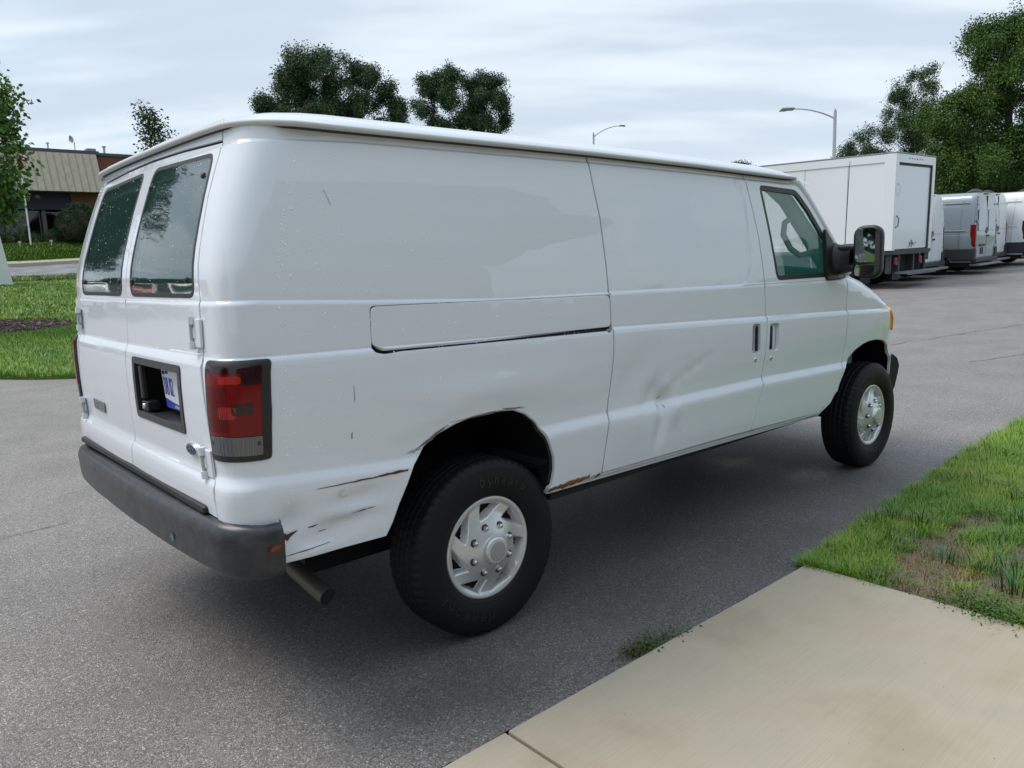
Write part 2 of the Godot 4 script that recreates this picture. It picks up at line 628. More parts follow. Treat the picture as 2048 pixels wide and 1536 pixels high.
# ---------------------------------------------------------------- van body surface
# A point of the skin is (u, v): u runs along the side (u = x there), round the rear corner and across the back; v is the height of the moulding levels.
const U0 := -0.92          # side ends here, corner begins
const ARC := 0.19
const ZC := 0.88
const LEVEL := [0.30, 0.55, 0.80, 1.22, 1.37, 1.95, 2.10]
var warp_x := []
var warp_y := []
var prof_v := PackedFloat32Array([0.30, 0.50, 0.535, 0.548, 0.556, 0.60, 0.70, 0.755, 0.775, 0.79, 0.80, 0.812, 0.824, 0.832, 0.88, 0.95, 1.05, 1.12, 1.17, 1.192, 1.205, 1.213, 1.2175, 1.2195, 1.2225, 1.23, 1.30, 1.358, 1.3625, 1.3665, 1.3725, 1.40, 1.5, 1.6, 1.7, 1.8, 1.9, 1.93, 1.937, 1.940, 1.944, 1.97, 2.01])
var prof_z := PackedFloat32Array([0.95, 0.962, 0.974, 0.984, 0.992, 0.996, 1.0, 1.003, 1.0035, 1.002, 0.998, 0.992, 0.9860, 0.984, 0.985, 0.990, 0.9945, 0.995, 0.9940, 0.9925, 0.9900, 0.9865, 0.9820, 0.9775, 0.9768, 0.9778, 0.9765, 0.9742, 0.9735, 0.9715, 0.9668, 0.9658, 0.9585, 0.948, 0.9365, 0.923, 0.9075, 0.902, 0.8995, 0.8950, 0.8945, 0.8915, 0.886])
var back_v := PackedFloat32Array([0.30, 0.55, 0.70, 0.755, 0.775, 0.79, 0.80, 0.812, 0.826, 0.84, 0.90, 1.0, 1.1, 1.17, 1.19, 1.202, 1.212, 1.222, 1.232, 1.26, 1.358, 1.3625, 1.3665, 1.3725, 1.45, 1.50, 1.56, 1.65, 1.75, 1.85, 1.93, 1.94, 1.97, 2.02])
var back_x := PackedFloat32Array([-1.04, -1.05, -1.053, -1.055, -1.054, -1.052, -1.047, -1.041, -1.036, -1.035, -1.038, -1.041, -1.041, -1.038, -1.035, -1.031, -1.027, -1.023, -1.021, -1.02, -1.0160, -1.0152, -1.0132, -1.0088, -1.005, -0.998, -0.985, -0.960, -0.930, -0.897, -0.868, -0.862, -0.857, -0.85])
var nose_u := PackedFloat32Array([3.2, 3.4, 3.6, 3.75, 3.92, 4.08, 4.25, 4.5, 4.95])
var nose_x := PackedFloat32Array([3.2, 3.4, 3.598, 3.745, 3.91, 4.04, 4.14, 4.19, 4.2])
var nose_z := PackedFloat32Array([0.0, 0.006, 0.024, 0.05, 0.105, 0.19, 0.32, 0.56, 1.0])
var top_x := PackedFloat32Array([2.9, 3.03, 3.33, 3.6, 3.75, 3.9, 4.1, 4.3])
var top_y := PackedFloat32Array([1.43, 1.40, 1.325, 1.24, 1.19, 1.13, 1.04, 0.98])
var rows := PackedFloat32Array()
var flaws := true
# dents of the right side: x, y, half-width along, half-width across, turn, depth inwards
var dents := [
	[1.10, 0.815, 0.055, 0.05, 0.4, 0.026], [1.02, 0.87, 0.10, 0.05, 0.9, 0.013], [1.07, 0.71, 0.035, 0.10, -0.35, 0.014], [1.17, 0.77, 0.05, 0.06, 0.2, -0.009],
	[0.93, 1.02, 0.22, 0.10, 0.5, 0.009], [1.33, 0.955, 0.16, 0.022, 0.33, 0.005], [0.86, 0.72, 0.10, 0.09, 0.0, -0.006], [1.13, 0.90, 0.03, 0.03, 0.2, -0.005],
	[-0.86, 0.715, 0.045, 0.05, 0.3, 0.022], [-0.72, 0.645, 0.16, 0.035, 0.08, 0.015], [-0.62, 0.735, 0.12, 0.035, 0.1, 0.011], [-0.80, 0.595, 0.08, 0.03, 0.0, -0.010], [-0.70, 0.692, 0.16, 0.018, 0.05, -0.007],
	[-0.02, 1.03, 0.42, 0.07, -0.03, -0.011], [-0.30, 0.96, 0.22, 0.04, 0.25, -0.005]]

func set_levels() -> void:
	warp_x = [[0.0], [-0.95, -0.5, 0.6, 1.9, 2.7], [-0.95, -0.64, -0.4, 0.7, 2.0, 3.0, 3.7], [-0.95, -0.52, 0.74, 2.04, 2.97, 3.7], [-0.95, -0.5, 0.08, 1.0, 1.78, 3.0], [-0.95, -0.5, 0.7, 1.5, 2.4], [0.0]]
	warp_y = [[0.30], [0.572, 0.56, 0.551, 0.538, 0.512], [0.852, 0.826, 0.806, 0.804, 0.803, 0.781, 0.76], [1.258, 1.247, 1.216, 1.171, 1.138, 1.105], [1.434, 1.41, 1.382, 1.37, 1.358, 1.345], [1.952, 1.962, 1.958, 1.947, 1.93], [2.11]]
	for k in warp_x.size():
		warp_x[k] = PackedFloat32Array(warp_x[k])
		warp_y[k] = PackedFloat32Array(warp_y[k])
	var at := 0.36
	while at < 2.06:
		rows.append(at)
		var step := 0.035
		for c in [[0.54, 0.03], [0.79, 0.05], [1.21, 0.035], [1.367, 0.012], [1.940, 0.010]]:
			if absf(at - c[0]) < c[1] + 0.02:
				step = minf(step, 0.006 if c[0] < 1.0 else 0.003)
		at += step

func height_at(x: float, v: float) -> float:
	var i := 0
	while i < 5 and v > LEVEL[i + 1]:
		i += 1
	var a := lerp_in(warp_x[i], warp_y[i], x)
	var b := lerp_in(warp_x[i + 1], warp_y[i + 1], x)
	return a + (b - a) * (v - LEVEL[i]) / (LEVEL[i + 1] - LEVEL[i])

func level_at(x: float, y: float) -> float:
	var a := lerp_in(warp_x[0], warp_y[0], x)
	for i in 6:
		var b := lerp_in(warp_x[i + 1], warp_y[i + 1], x)
		if y <= b or i == 5:
			return LEVEL[i] + (LEVEL[i + 1] - LEVEL[i]) * (y - a) / (b - a)
		a = b
	return y

func side_uv(x: float, y: float) -> Vector2:
	return Vector2(x, level_at(minf(x, 3.7), y))

func back_uv(z: float, y: float) -> Vector2:
	var v := level_at(-0.95, y)
	var reach := lerp_in(prof_v, prof_z, v) - 0.12
	return Vector2(U0 - ARC - (1.0 - z / reach) * ZC, v)

func skin0(u: float, v: float, side: float) -> Vector3:
	var z := lerp_in(prof_v, prof_z, v)
	if u >= U0:
		var x := u
		if u > 3.2:
			x = lerp_in(nose_u, nose_x, u)
			z -= lerp_in(nose_u, nose_z, u)
		var y := height_at(minf(x, 3.7), v)
		if u < -0.4:
			var cx := lerp_in(back_v, back_x, v) + 0.12
			x = cx + (u - U0) / (-0.4 - U0) * (-0.4 - cx)
		if u > 2.9:
			var t := clampf((y - (lerp_in(top_x, top_y, x) - 0.11)) / 0.11, 0.0, 1.0)
			z -= 0.11 * (1.0 - sqrt(maxf(1.0 - t * t, 0.0)))
		if u > 0.2 and v > 1.3675 and v < 1.94:
			# the window blank ends in a rounded corner ahead of the sliding door's edge
			var qx := u - 1.785
			var qy := absf(v - 1.654) - 0.1765
			var dist := Vector2(maxf(qx, 0.0), maxf(qy, 0.0)).length() + minf(maxf(qx, qy), 0.0) - 0.11
			z += 0.0055 * smoothstep(-0.004, 0.010, dist) * (1.0 - smoothstep(1.925, 1.94, v))
		if side > 0.0 and flaws:
			if x < 1.8:
				for d in dents:
					var dx: float = x - d[0]
					var dy: float = y - d[1]
					if absf(dx) < 3.2 * maxf(d[2], d[3]) and absf(dy) < 3.2 * maxf(d[2], d[3]):
						var c := cos(d[4])
						var s := sin(d[4])
						var p: float = (dx * c + dy * s) / d[2]
						var q: float = (-dx * s + dy * c) / d[3]
						z -= d[5] * exp(-(p * p + q * q))
			z += 0.0011 * soft.get_noise_2d(x * 1.6, y * 2.1)
		return Vector3(x, y, z * side)
	var bx := lerp_in(back_v, back_x, v)
	var yb := height_at(-0.95, v)
	if u >= U0 - ARC:
		var a := (U0 - u) / ARC * PI / 2
		return Vector3(bx + 0.12 - 0.12 * sin(a), yb, (z - 0.12 + 0.12 * cos(a)) * side)
	var f := 1.0 - (U0 - ARC - u) / ZC
	var w := 0.0007 * soft.get_noise_2d(f * 2.0 + 40.0, yb * 2.0)
	return Vector3(bx - 0.012 * (1.0 - f * f) + w, yb, (z - 0.12) * f * side)

func skin(u: float, v: float, side: float) -> Array:
	var p := skin0(u, v, side)
	var e := 0.0025
	var du := skin0(u + e, v, side) - skin0(u - e, v, side)
	var dv := skin0(u, v + e, side) - skin0(u, v - e, side)
	var m := du.cross(dv).normalized()
	if m.dot(Vector3(-0.4 if u < U0 - 0.02 else (0.3 if u > 3.9 else 0.0), 0.05, side if u > U0 - ARC else side * 0.05)) < 0.0:
		m = -m
	return [p, m]

func fine_loop(poly: PackedVector2Array, step := 0.025) -> PackedVector2Array:
	var out := PackedVector2Array()
	for i in poly.size():
		var a := poly[i]
		var b := poly[(i + 1) % poly.size()]
		var k := maxi(1, int(ceil(a.distance_to(b) / step)))
		for j in k:
			out.append(a.lerp(b, float(j) / k))
	return out

func softened(poly: PackedVector2Array, r: float, seg := 4) -> PackedVector2Array:
	# corners rounded off
	var out := PackedVector2Array()
	var k := poly.size()
	for i in k:
		var p := poly[i]
		var a := poly[(i + k - 1) % k] - p
		var b := poly[(i + 1) % k] - p
		var d := minf(r, minf(a.length(), b.length()) * 0.45)
		if absf(a.normalized().dot(b.normalized())) > 0.985:
			out.append(p)
			continue
		var s := p + a.normalized() * d
		var e := p + b.normalized() * d
		for t in seg + 1:
			var f := float(t) / seg
			out.append(s.lerp(p, f).lerp(p.lerp(e, f), f))
	return out

# A panel of the skin: outline and holes in (u, v); off: how far it stands proud; skirt: depth of its turned-in rim.
func panel(outline: PackedVector2Array, holes := [], side := 1.0, off := 0.0, gap := 0.0036, skirt := 0.018, du := 0.035) -> MB:
	var mb := MB.new()
	var loop := fine_loop(MB.shrink(outline, gap + (0.0018 if skirt > 0.0 else 0.0)))
	var cuts := []
	for h in holes:
		cuts.append(fine_loop(MB.shrink(h, -gap * 0.6)))
	var lo := loop[0]
	var hi := loop[0]
	for p in loop:
		lo = lo.min(p)
		hi = hi.max(p)
	var us := PackedFloat32Array()
	var k0 := int(floor(lo.x / du))
	var k1 := int(ceil(hi.x / du))
	for k in range(k0, k1 + 1):
		us.append(k * du)
	var r0 := maxi(0, rows.bsearch(lo.y) - 1)
	var r1 := mini(rows.size() - 1, rows.bsearch(hi.y))
	var hit := {}
	for l in [loop] + cuts:
		for i in l.size():
			var a: Vector2 = l[i]
			var b: Vector2 = l[(i + 1) % l.size()]
			var i0 := clampi(int(floor(minf(a.x, b.x) / du)) - k0, 0, us.size() - 2)
			var i1 := clampi(int(floor(maxf(a.x, b.x) / du)) - k0, 0, us.size() - 2)
			var j0 := clampi(rows.bsearch(minf(a.y, b.y)) - 1, r0, r1)
			var j1 := clampi(rows.bsearch(maxf(a.y, b.y)), r0, r1)
			for ii in range(i0, i1 + 1):
				for jj in range(j0, j1 + 1):
					hit[ii * 1000 + jj] = true
	var seen := {}
	var at := func(p: Vector2) -> Array:
		if not seen.has(p):
			var s := skin(p.x, p.y, side)
			s[0] += s[1] * off
			seen[p] = s
		return seen[p]
	for i in us.size() - 1:
		for j in range(r0, r1):
			var cell := PackedVector2Array([Vector2(us[i], rows[j]), Vector2(us[i + 1], rows[j]), Vector2(us[i + 1], rows[j + 1]), Vector2(us[i], rows[j + 1])])
			if not hit.has(i * 1000 + j):
				var mid := (cell[0] + cell[2]) * 0.5
				if not Geometry2D.is_point_in_polygon(mid, loop):
					continue
				var out := false
				for h in cuts:
					if Geometry2D.is_point_in_polygon(mid, h):
						out = true
				if out:
					continue
				var q := []
				for p in cell:
					q.append(at.call(p))
				mb.quad(q[0][0], q[1][0], q[2][0], q[3][0], q[0][1], q[1][1], q[2][1], q[3][1])
				continue
			var pieces := Geometry2D.intersect_polygons(cell, loop)
			for h in cuts:
				var next := []
				for pc in pieces:
					for r in Geometry2D.clip_polygons(pc, h):
						next.append(r)
				pieces.assign(next)
			for pc in pieces:
				var idx := Geometry2D.triangulate_polygon(pc)
				for t in range(0, idx.size(), 3):
					var a = at.call(pc[idx[t]])
					var b = at.call(pc[idx[t + 1]])
					var c = at.call(pc[idx[t + 2]])
					mb.tri(a[0], b[0], c[0], a[1], b[1], c[1])
	if skirt > 0.0:
		for w in [loop] + cuts:
			var outer := MB.shrink(w, -0.0018 if w == loop else 0.0018)
			var ring := []
			for i in w.size():
				var s = at.call(w[i])
				var t := skin(outer[i].x, outer[i].y, side)
				var o: Vector3 = (t[0] + t[1] * off - s[0]).normalized()
				ring.append([s[0], s[1], t[0] + t[1] * (off - 0.0022), (o + s[1] * 0.35).normalized(), t[0] + t[1] * (off - skirt), o])
			for i in ring.size():
				var a = ring[i]
				var b = ring[(i + 1) % ring.size()]
				mb.quad(a[0], b[0], b[2], a[2], a[1], b[1], b[3], a[3])
				mb.quad(a[2], b[2], b[4], a[4], a[5], b[5], b[5], a[5])
	return mb

func sides(pts: Array, open := false) -> PackedVector2Array:
	# outline on the side given as real x, y
	var out := PackedVector2Array()
	for i in pts.size():
		var a := Vector2(pts[i][0], pts[i][1])
		var b := Vector2(pts[(i + 1) % pts.size()][0], pts[(i + 1) % pts.size()][1])
		var k := maxi(1, int(ceil(a.distance_to(b) / 0.06)))
		if open and i == pts.size() - 1:
			k = 1
		for j in k:
			var p := a.lerp(b, float(j) / k)
			out.append(side_uv(p.x, p.y))
	return out

func backs(pts: Array) -> PackedVector2Array:
	var out := PackedVector2Array()
	for i in pts.size():
		var a := Vector2(pts[i][0], pts[i][1])
		var b := Vector2(pts[(i + 1) % pts.size()][0], pts[(i + 1) % pts.size()][1])
		var k := maxi(1, int(ceil(a.distance_to(b) / 0.06)))
		for j in k:
			var p := a.lerp(b, float(j) / k)
			out.append(back_uv(p.x, p.y))
	return out

func soft_side(pts: Array, r: float) -> PackedVector2Array:
	var a := PackedVector2Array()
	for p in pts:
		a.append(Vector2(p[0], p[1]))
	var q := []
	for p in softened(a, r):
		q.append([p.x, p.y])
	return sides(q)

func soft_back(pts: Array, r: float) -> PackedVector2Array:
	var a := PackedVector2Array()
	for p in pts:
		a.append(Vector2(p[0], p[1]))
	var q := []
	for p in softened(a, r):
		q.append([p.x, p.y])
	return backs(q)

func on_skin(x: float, y: float, side := 1.0) -> Array:
	var p := side_uv(x, y)
	return skin(p.x, p.y, side)

func on_back(z: float, y: float, side := 1.0) -> Array:
	var p := back_uv(z, y)
	return skin(p.x, p.y, side)

func frame_at(s: Array, up := Vector3.UP) -> Transform3D:
	# z out of the skin, y up
	var z: Vector3 = s[1]
	var x := up.cross(z).normalized()
	return Transform3D(Basis(x, z.cross(x), z), s[0])

# ---------------------------------------------------------------- the van
const SEAM_SLIDE := [[0.688, 1.985], [0.705, 1.83], [0.724, 1.696], [0.733, 1.5], [0.737, 1.374], [0.74, 1.21], [0.735, 1.08], [0.715, 0.934], [0.69, 0.80], [0.642, 0.556]]
const SEAM_FRONT := [[1.925, 1.972], [1.962, 1.80], [2.003, 1.623], [2.033, 1.40], [2.043, 1.25], [2.041, 1.151], [2.025, 0.95], [1.994, 0.802], [1.94, 0.66], [1.88, 0.541]]
const SEAM_FENDER := [[3.03, 1.372], [3.027, 1.30], [3.014, 1.135], [2.995, 1.0], [2.969, 0.839], [2.93, 0.73], [2.88, 0.638], [2.78, 0.575], [2.665, 0.518]]
const ARCH_REAR := [[-0.507, 0.50], [-0.505, 0.565], [-0.478, 0.61], [-0.449, 0.67], [-0.41, 0.74], [-0.375, 0.804], [-0.32, 0.86], [-0.256, 0.896], [-0.17, 0.922], [-0.086, 0.936], [0.02, 0.939], [0.122, 0.930], [0.19, 0.902], [0.244, 0.861], [0.285, 0.81], [0.312, 0.752], [0.335, 0.69], [0.338, 0.638], [0.325, 0.58], [0.30, 0.535], [0.30, 0.50]]
const ARCH_FRONT := [[2.68, 0.49], [2.80, 0.56], [2.90, 0.66], [2.974, 0.757], [3.05, 0.825], [3.142, 0.87], [3.25, 0.899], [3.36, 0.91], [3.50, 0.905], [3.65, 0.88], [3.76, 0.835], [3.84, 0.77], [3.875, 0.70], [3.88, 0.60]]
const WINDOW := [[2.062, 1.90], [2.47, 1.884], [2.60, 1.775], [2.82, 1.55], [2.87, 1.45], [2.87, 1.362], [2.168, 1.366]]
var van: Node3D

func flip(a: Array) -> Array:
	var b := a.duplicate()
	b.reverse()
	return b

func build_van() -> void:
	set_levels()
	van = thing("cargo_van", "white cargo van with rusty dented side and steel wheels parked on driveway", "van")
	build_body_side(1.0)
	flaws = false
	build_body_side(-1.0)
	flaws = true
	build_back_doors()
	build_roof_and_nose()
	build_inside()
	build_wheels()
	build_rear_bumper()
	build_mirror()
	build_marks()
	build_drops()

func build_body_side(s: float) -> void:
	var du := 0.035 if s > 0.0 else 0.12
	# rear quarter, from the back door's edge round the corner to the sliding door (on the left to the front door)
	var seam := SEAM_SLIDE if s > 0.0 else SEAM_FRONT
	var uv := PackedVector2Array()
	for p in [[0.705, 2.03], [0.71, 1.935], [0.72, 1.762], [0.75, 1.60], [0.775, 1.441], [0.79, 1.263], [0.825, 1.025], [0.86, 0.766], [0.866, 0.56]]:
		uv.append(back_uv(p[0], p[1]))
	for p in [[-0.90, 0.572], [-0.70, 0.567], [-0.507, 0.562]]:
		uv.append(side_uv(p[0], p[1]))
	for p in ARCH_REAR.slice(1, -1):
		uv.append(side_uv(p[0], p[1]))
	for p in flip(seam):
		uv.append(side_uv(p[0], p[1]))
	for x in range(0, 14):
		var px: float = lerpf(seam[0][0], -0.9, x / 13.0)
		uv.append(Vector2(px, 1.985))
	uv.append(Vector2(U0 - ARC * 0.15, 1.985))
	var holes := []
	var cover := soft_side([[-0.512, 1.394], [0.737, 1.366], [0.740, 1.2165], [-0.45, 1.236], [-0.518, 1.25]], 0.03)
	var slot := soft_side([[-0.512, 1.392], [0.742, 1.364], [0.743, 1.204], [-0.40, 1.226], [-0.47, 1.222], [-0.515, 1.235]], 0.02)
	var lamp := PackedVector2Array()
	for p in [[0.842, 0.93], [0.84, 1.09], [0.836, 1.252]]:
		lamp.append(back_uv(p[0], p[1]))
	for p in [[-0.893, 1.252], [-0.897, 1.09], [-0.91, 0.93]]:
		lamp.append(side_uv(p[0], p[1]))
	lamp = softened(lamp, 0.02)
	if s > 0.0:
		holes = [slot, lamp]
	else:
		holes = [lamp]
	var q := put("rear_quarter_panel", panel(uv, holes, s, 0.0, 0.0036, 0.018, du), M.white_paint, van)
	q.set_meta("label", "white rear quarter with rusted wheel arch" if s > 0.0 else "far rear quarter")
	if s > 0.0:
		put("track_cover", panel(cover, [], s, 0.0005, 0.003, 0.012), M.white_paint, van)
		var slide := soft_side([[-0.46, 1.214], [0.73, 1.195], [0.73, 1.245], [-0.44, 1.25]], 0.005)
		put("door_track", panel(slide, [], s, -0.02, 0.0, 0.0), M.seam_dark, van)
		put("track_roller", box_on(on_skin(0.712, 1.205), Vector3(0.028, 0.018, 0.02), -0.006), M.steel_grey, van)
	# tail lamp
	var tl := group_node("tail_lamp", van)
	put("lamp_housing", panel(lamp, [], s, 0.006, 0.0015, 0.02, 0.02), M.black_plastic, tl)
	var ins := func(x0: float, x1: float, y0: float, y1: float, r: float) -> PackedVector2Array:
		var w := PackedVector2Array()
		for e in [[x0, y0], [x1, y0], [x1, y1], [x0, y1]]:
			var t: float = (e[1] - 0.93) / 0.322
			var ua: float = lerpf(back_uv(0.842, 0.93).x, back_uv(0.836, 1.252).x, t)
			var ub: float = lerpf(-0.91, -0.893, t)
			var uu := lerpf(ua, ub, e[0])
			var yy: float = e[1]
			var mid := uu
			w.append(Vector2(mid, level_at(-0.95, yy)))
		return fine_loop(softened(w, r), 0.02)
	put("red_lens", panel(ins.call(0.06, 0.87, 1.016, 1.235, 0.012), [], s, 0.0095, 0.0, 0.005, 0.02), M.red_lens, tl)
	put("clear_lens", panel(ins.call(0.07, 0.87, 0.952, 1.0145, 0.006), [], s, 0.0095, 0.0, 0.005, 0.02), M.clear_lens, tl)
	if s > 0.0:
		put("dark_band", panel(ins.call(0.63, 0.87, 1.178, 1.235, 0.004), [], s, 0.0103, 0.0, 0.0, 0.02), M.red_lens_dark, tl)
		put("dark_band", panel(ins.call(0.06, 0.63, 1.215, 1.235, 0.004), [], s, 0.0103, 0.0, 0.0, 0.02), M.red_lens_dark, tl)
		put("reflector_patch", panel(ins.call(0.34, 0.63, 1.182, 1.207, 0.008), [], s, 0.0103, 0.0, 0.0, 0.02), M.red_glow, tl)
		put("reflector_patch", panel(ins.call(0.30, 0.56, 1.072, 1.112, 0.014), [], s, 0.0103, 0.0, 0.0, 0.02), M.red_glow, tl)
		put("bulb_shade", panel(ins.call(0.50, 0.76, 1.085, 1.122, 0.008), [], s, 0.0106, 0.0, 0.0, 0.02), M.red_lens_dark, tl)
		for xx in [0.10, 0.80]:
			put("lamp_screw", panel(ins.call(xx, xx + 0.035, 0.985, 0.998, 0.003), [], s, 0.011, 0.0, 0.0, 0.02), M.seam_dark, tl)
		var ribs := MB.new()
		for k in 13:
			var f := 0.10 + k * 0.058
			var one := panel(ins.call(f, f + 0.009, 0.956, 1.010, 0.001), [], s, 0.0104, 0.0, 0.0, 0.02)
			ribs.v.append_array(one.v)
			ribs.n.append_array(one.n)
			ribs.uv.append_array(one.uv)
		put("lens_ribs", ribs, M.steel_grey, tl)
		var ribs2 := MB.new()
		for k in 12:
			var f := 0.10 + k * 0.030
			var one := panel(ins.call(f, f + 0.006, 1.03, 1.175, 0.001), [], s, 0.0104, 0.0, 0.0, 0.02)
			ribs2.v.append_array(one.v)
			ribs2.n.append_array(one.n)
			ribs2.uv.append_array(one.uv)
		put("lens_ribs", ribs2, M.red_lens_dark, tl)
	# sliding door
	if s > 0.0:
		var d := []
		for p in SEAM_SLIDE:
			d.append(p)
		d.append_array([[0.95, 0.552], [1.3, 0.549], [1.6, 0.546]])
		d.append_array(flip(SEAM_FRONT))
		var duv := sides(d)
		var pocket := soft_side([[1.888, 1.138], [1.968, 1.136], [1.966, 0.976], [1.886, 0.977]], 0.018)
		var door := put("side_door", panel(duv, [pocket], 1.0, 0.0, 0.0036, 0.02, 0.016), M.white_paint, van)
		door.set_meta("label", "dented white sliding side door")
		put("handle_pocket", panel(MB.shrink(pocket, -0.003), [], 1.0, -0.022, 0.0, 0.0, 0.02), M.white_paint, door)
		put("door_handle", handle_bar(1.934, 0.985, 1.125, 0.017), M.black_plastic, door)
		put("handle_backing", panel(soft_side([[1.893, 1.128], [1.922, 1.128], [1.92, 0.986], [1.892, 0.987]], 0.004), [], 1.0, -0.019, 0.0, 0.0, 0.02), M.black_plastic, door)
		put("door_lock", lock_at(1.923, 0.938), M.chrome, door)
	# rocker under the doors
	var rk := []
	for x in 12:
		var t := x / 11.0
		rk.append([lerpf(0.33, 2.66, t), lerpf(0.559, 0.519, t) - 0.004])
	for x in 12:
		var t := 1.0 - x / 11.0
		rk.append([lerpf(0.31, 2.655, t), lerpf(0.530, 0.494, t)])
	put("rocker_panel", panel(sides(flip(rk)), [], s, 0.0012, 0.0, 0.025, du), M.white_paint, van)
	# front door
	var fd := []
	for p in SEAM_FRONT:
		fd.append(p)
	fd.append_array([[2.1, 0.5365], [2.4, 0.529]])
	fd.append_array(flip(SEAM_FENDER))
	fd.append_array([[3.03, 1.40], [2.80, 1.66], [2.56, 1.895], [2.50, 1.938], [2.44, 1.957]])
	var win := soft_side(WINDOW, 0.045)
	var pocket2 := soft_side([[2.068, 1.128], [2.165, 1.125], [2.158, 0.969], [2.062, 0.971]], 0.018)
	var front := put("front_door", panel(sides(fd), [win, pocket2] if s > 0.0 else [win], s, 0.0, 0.0036, 0.02, du), M.white_paint, van)
	if s > 0.0:
		put("handle_pocket", panel(MB.shrink(pocket2, -0.003), [], 1.0, -0.022, 0.0, 0.0, 0.02), M.white_paint, front)
		put("door_handle", handle_bar(2.084, 0.98, 1.115, 0.019), M.black_plastic, front)
		put("door_lock", lock_at(2.088, 0.930), M.chrome, front)
	put("window_seal", panel(win, [MB.shrink(win, 0.024)], s, -0.003, -0.003, 0.012, 0.03), M.rubber_seal, front)
	put("window_glass", panel(MB.shrink(win, 0.010), [], s, -0.010, 0.0, 0.0, 0.06), M.tinted_glass, front)
	# fender
	var fe := []
	for p in SEAM_FENDER:
		fe.append(p)
	fe.append_array(ARCH_FRONT.slice(1))
	var fuv := sides(fe, true)
	for p in [[4.10, 0.60], [4.25, 0.60], [4.25, 0.78]]:
		fuv.append(Vector2(p[0], level_at(3.7, p[1])))
	for k in 14:
		var uu := lerpf(4.25, 3.03, k / 13.0)
		var xx := lerp_in(nose_u, nose_x, uu) if uu > 3.2 else uu
		fuv.append(Vector2(uu, level_at(minf(xx, 3.7), lerp_in(top_x, top_y, xx) - 0.002)))
	put("front_fender", panel(fuv, [], s, 0.0, 0.0036, 0.018, du), M.white_paint, van)
	# amber lamp on the corner of the nose
	var am := PackedVector2Array()
	for p in [[3.93, 0.93], [4.03, 0.94], [4.05, 1.06], [3.94, 1.10], [3.90, 1.08]]:
		am.append(Vector2(p[0], level_at(3.7, p[1])))
	put("amber_side_lamp", panel(softened(am, 0.02), [], s, 0.014, 0.0, 0.02, 0.03), M.amber_lens, van)
	# dark inner shell behind the skin, wheel housing
	var shell := PackedVector2Array()
	for p in [Vector2(U0 - ARC - ZC + 0.001, 1.97), Vector2(U0 - ARC - ZC + 0.001, 0.60), Vector2(U0, 0.60), Vector2(3.0, 0.52), Vector2(3.0, 1.345), Vector2(2.5, 1.93), Vector2(2.4, 1.97)]:
		shell.append(p)
	var ar := sides(ARCH_REAR)
	var af := sides([[2.60, 0.40], [2.70, 0.49], [2.80, 0.56], [2.90, 0.66], [2.974, 0.757], [3.1, 0.86], [3.2, 0.88], [3.2, 0.40]])
	var rw := soft_back(REAR_WINDOW, 0.05)
	var pr := backs([[0.09, 1.225], [0.625, 1.225], [0.625, 0.975], [0.09, 0.975]])
	put("inner_shell", panel(fine_loop(shell, 0.06), [ar, af, MB.shrink(win, 0.012), MB.shrink(rw, 0.055), pr] if s > 0.0 else [ar, af, MB.shrink(win, 0.012), MB.shrink(rw, 0.055)], s, -0.03, 0.0, 0.0, 0.09), M.inner_metal, van)
	for data in [[ARCH_REAR, "rear_wheel_housing", 0.50], [ARCH_FRONT, "front_wheel_housing", 0.50]]:
		var mb := MB.new()
		var a: Array = data[0]
		var p_clip: bool = a[0][0] < 0.0
		var cols := []
		var lip := []
		if p_clip:
			a = a.slice(1, -1)
		for p in a:
			var sk := on_skin(p[0], p[1], s)
			var ps: Vector3 = sk[0]
			var c: Vector3 = Vector3(ps.x, ps.y, ps.z - s * 0.004)
			var dx: float = (p[0] - (-0.06 if p[0] < 1.5 else 3.4))
			var inn := Vector3(ps.x + 0.03 * signf(dx), ps.y + 0.012, ps.z - s * 0.022)
			lip.append([c, inn])
			cols.append([inn, Vector3(inn.x + 0.06 * signf(dx), inn.y + 0.05, ps.z - s * 0.15), Vector3(inn.x + 0.06 * signf(dx), inn.y + 0.05, s * data[2])])
		mb.grid(cols, Vector3.ZERO)
		var last: float = s * data[2]
		for i in a.size() - 1:
			mb.flat(cols[i][2], cols[i + 1][2], Vector3(cols[i + 1][2].x, 0.3, last), Vector3(cols[i][2].x, 0.3, last), Vector3(0, 0, s))
		put(data[1], mb, M.well_black, van)
		var lp := MB.new()
		lp.grid(lip, Vector3.ZERO)
		put("wheel_arch_lip", lp, M.white_paint, van)

func box_on(s: Array, size: Vector3, off: float) -> MB:
	var mb := MB.new()
	mb.xf = frame_at(s)
	mb.box(Vector3(0, 0, off), size, minf(size.x, minf(size.y, size.z)) * 0.3)
	return mb

func handle_bar(x: float, y0: float, y1: float, w: float) -> MB:
	var mb := MB.new()
	var s := on_skin(x, (y0 + y1) * 0.5)
	mb.xf = frame_at(s)
	mb.box(Vector3(0, 0, -0.006), Vector3(w, y1 - y0, 0.016), 0.005)
	return mb

func lock_at(x: float, y: float) -> MB:
	var mb := MB.new()
	mb.lathe([Vector2(0.0, 0.004), Vector2(0.008, 0.004), Vector2(0.011, 0.003), Vector2(0.0135, 0.0), Vector2(0.0135, -0.003)].map(func(p): return p), frame_at(on_skin(x, y)), 18)
	return mb

const REAR_WINDOW := [[0.055, 1.447], [0.735, 1.447], [0.70, 1.70], [0.672, 1.922], [0.06, 1.935]]

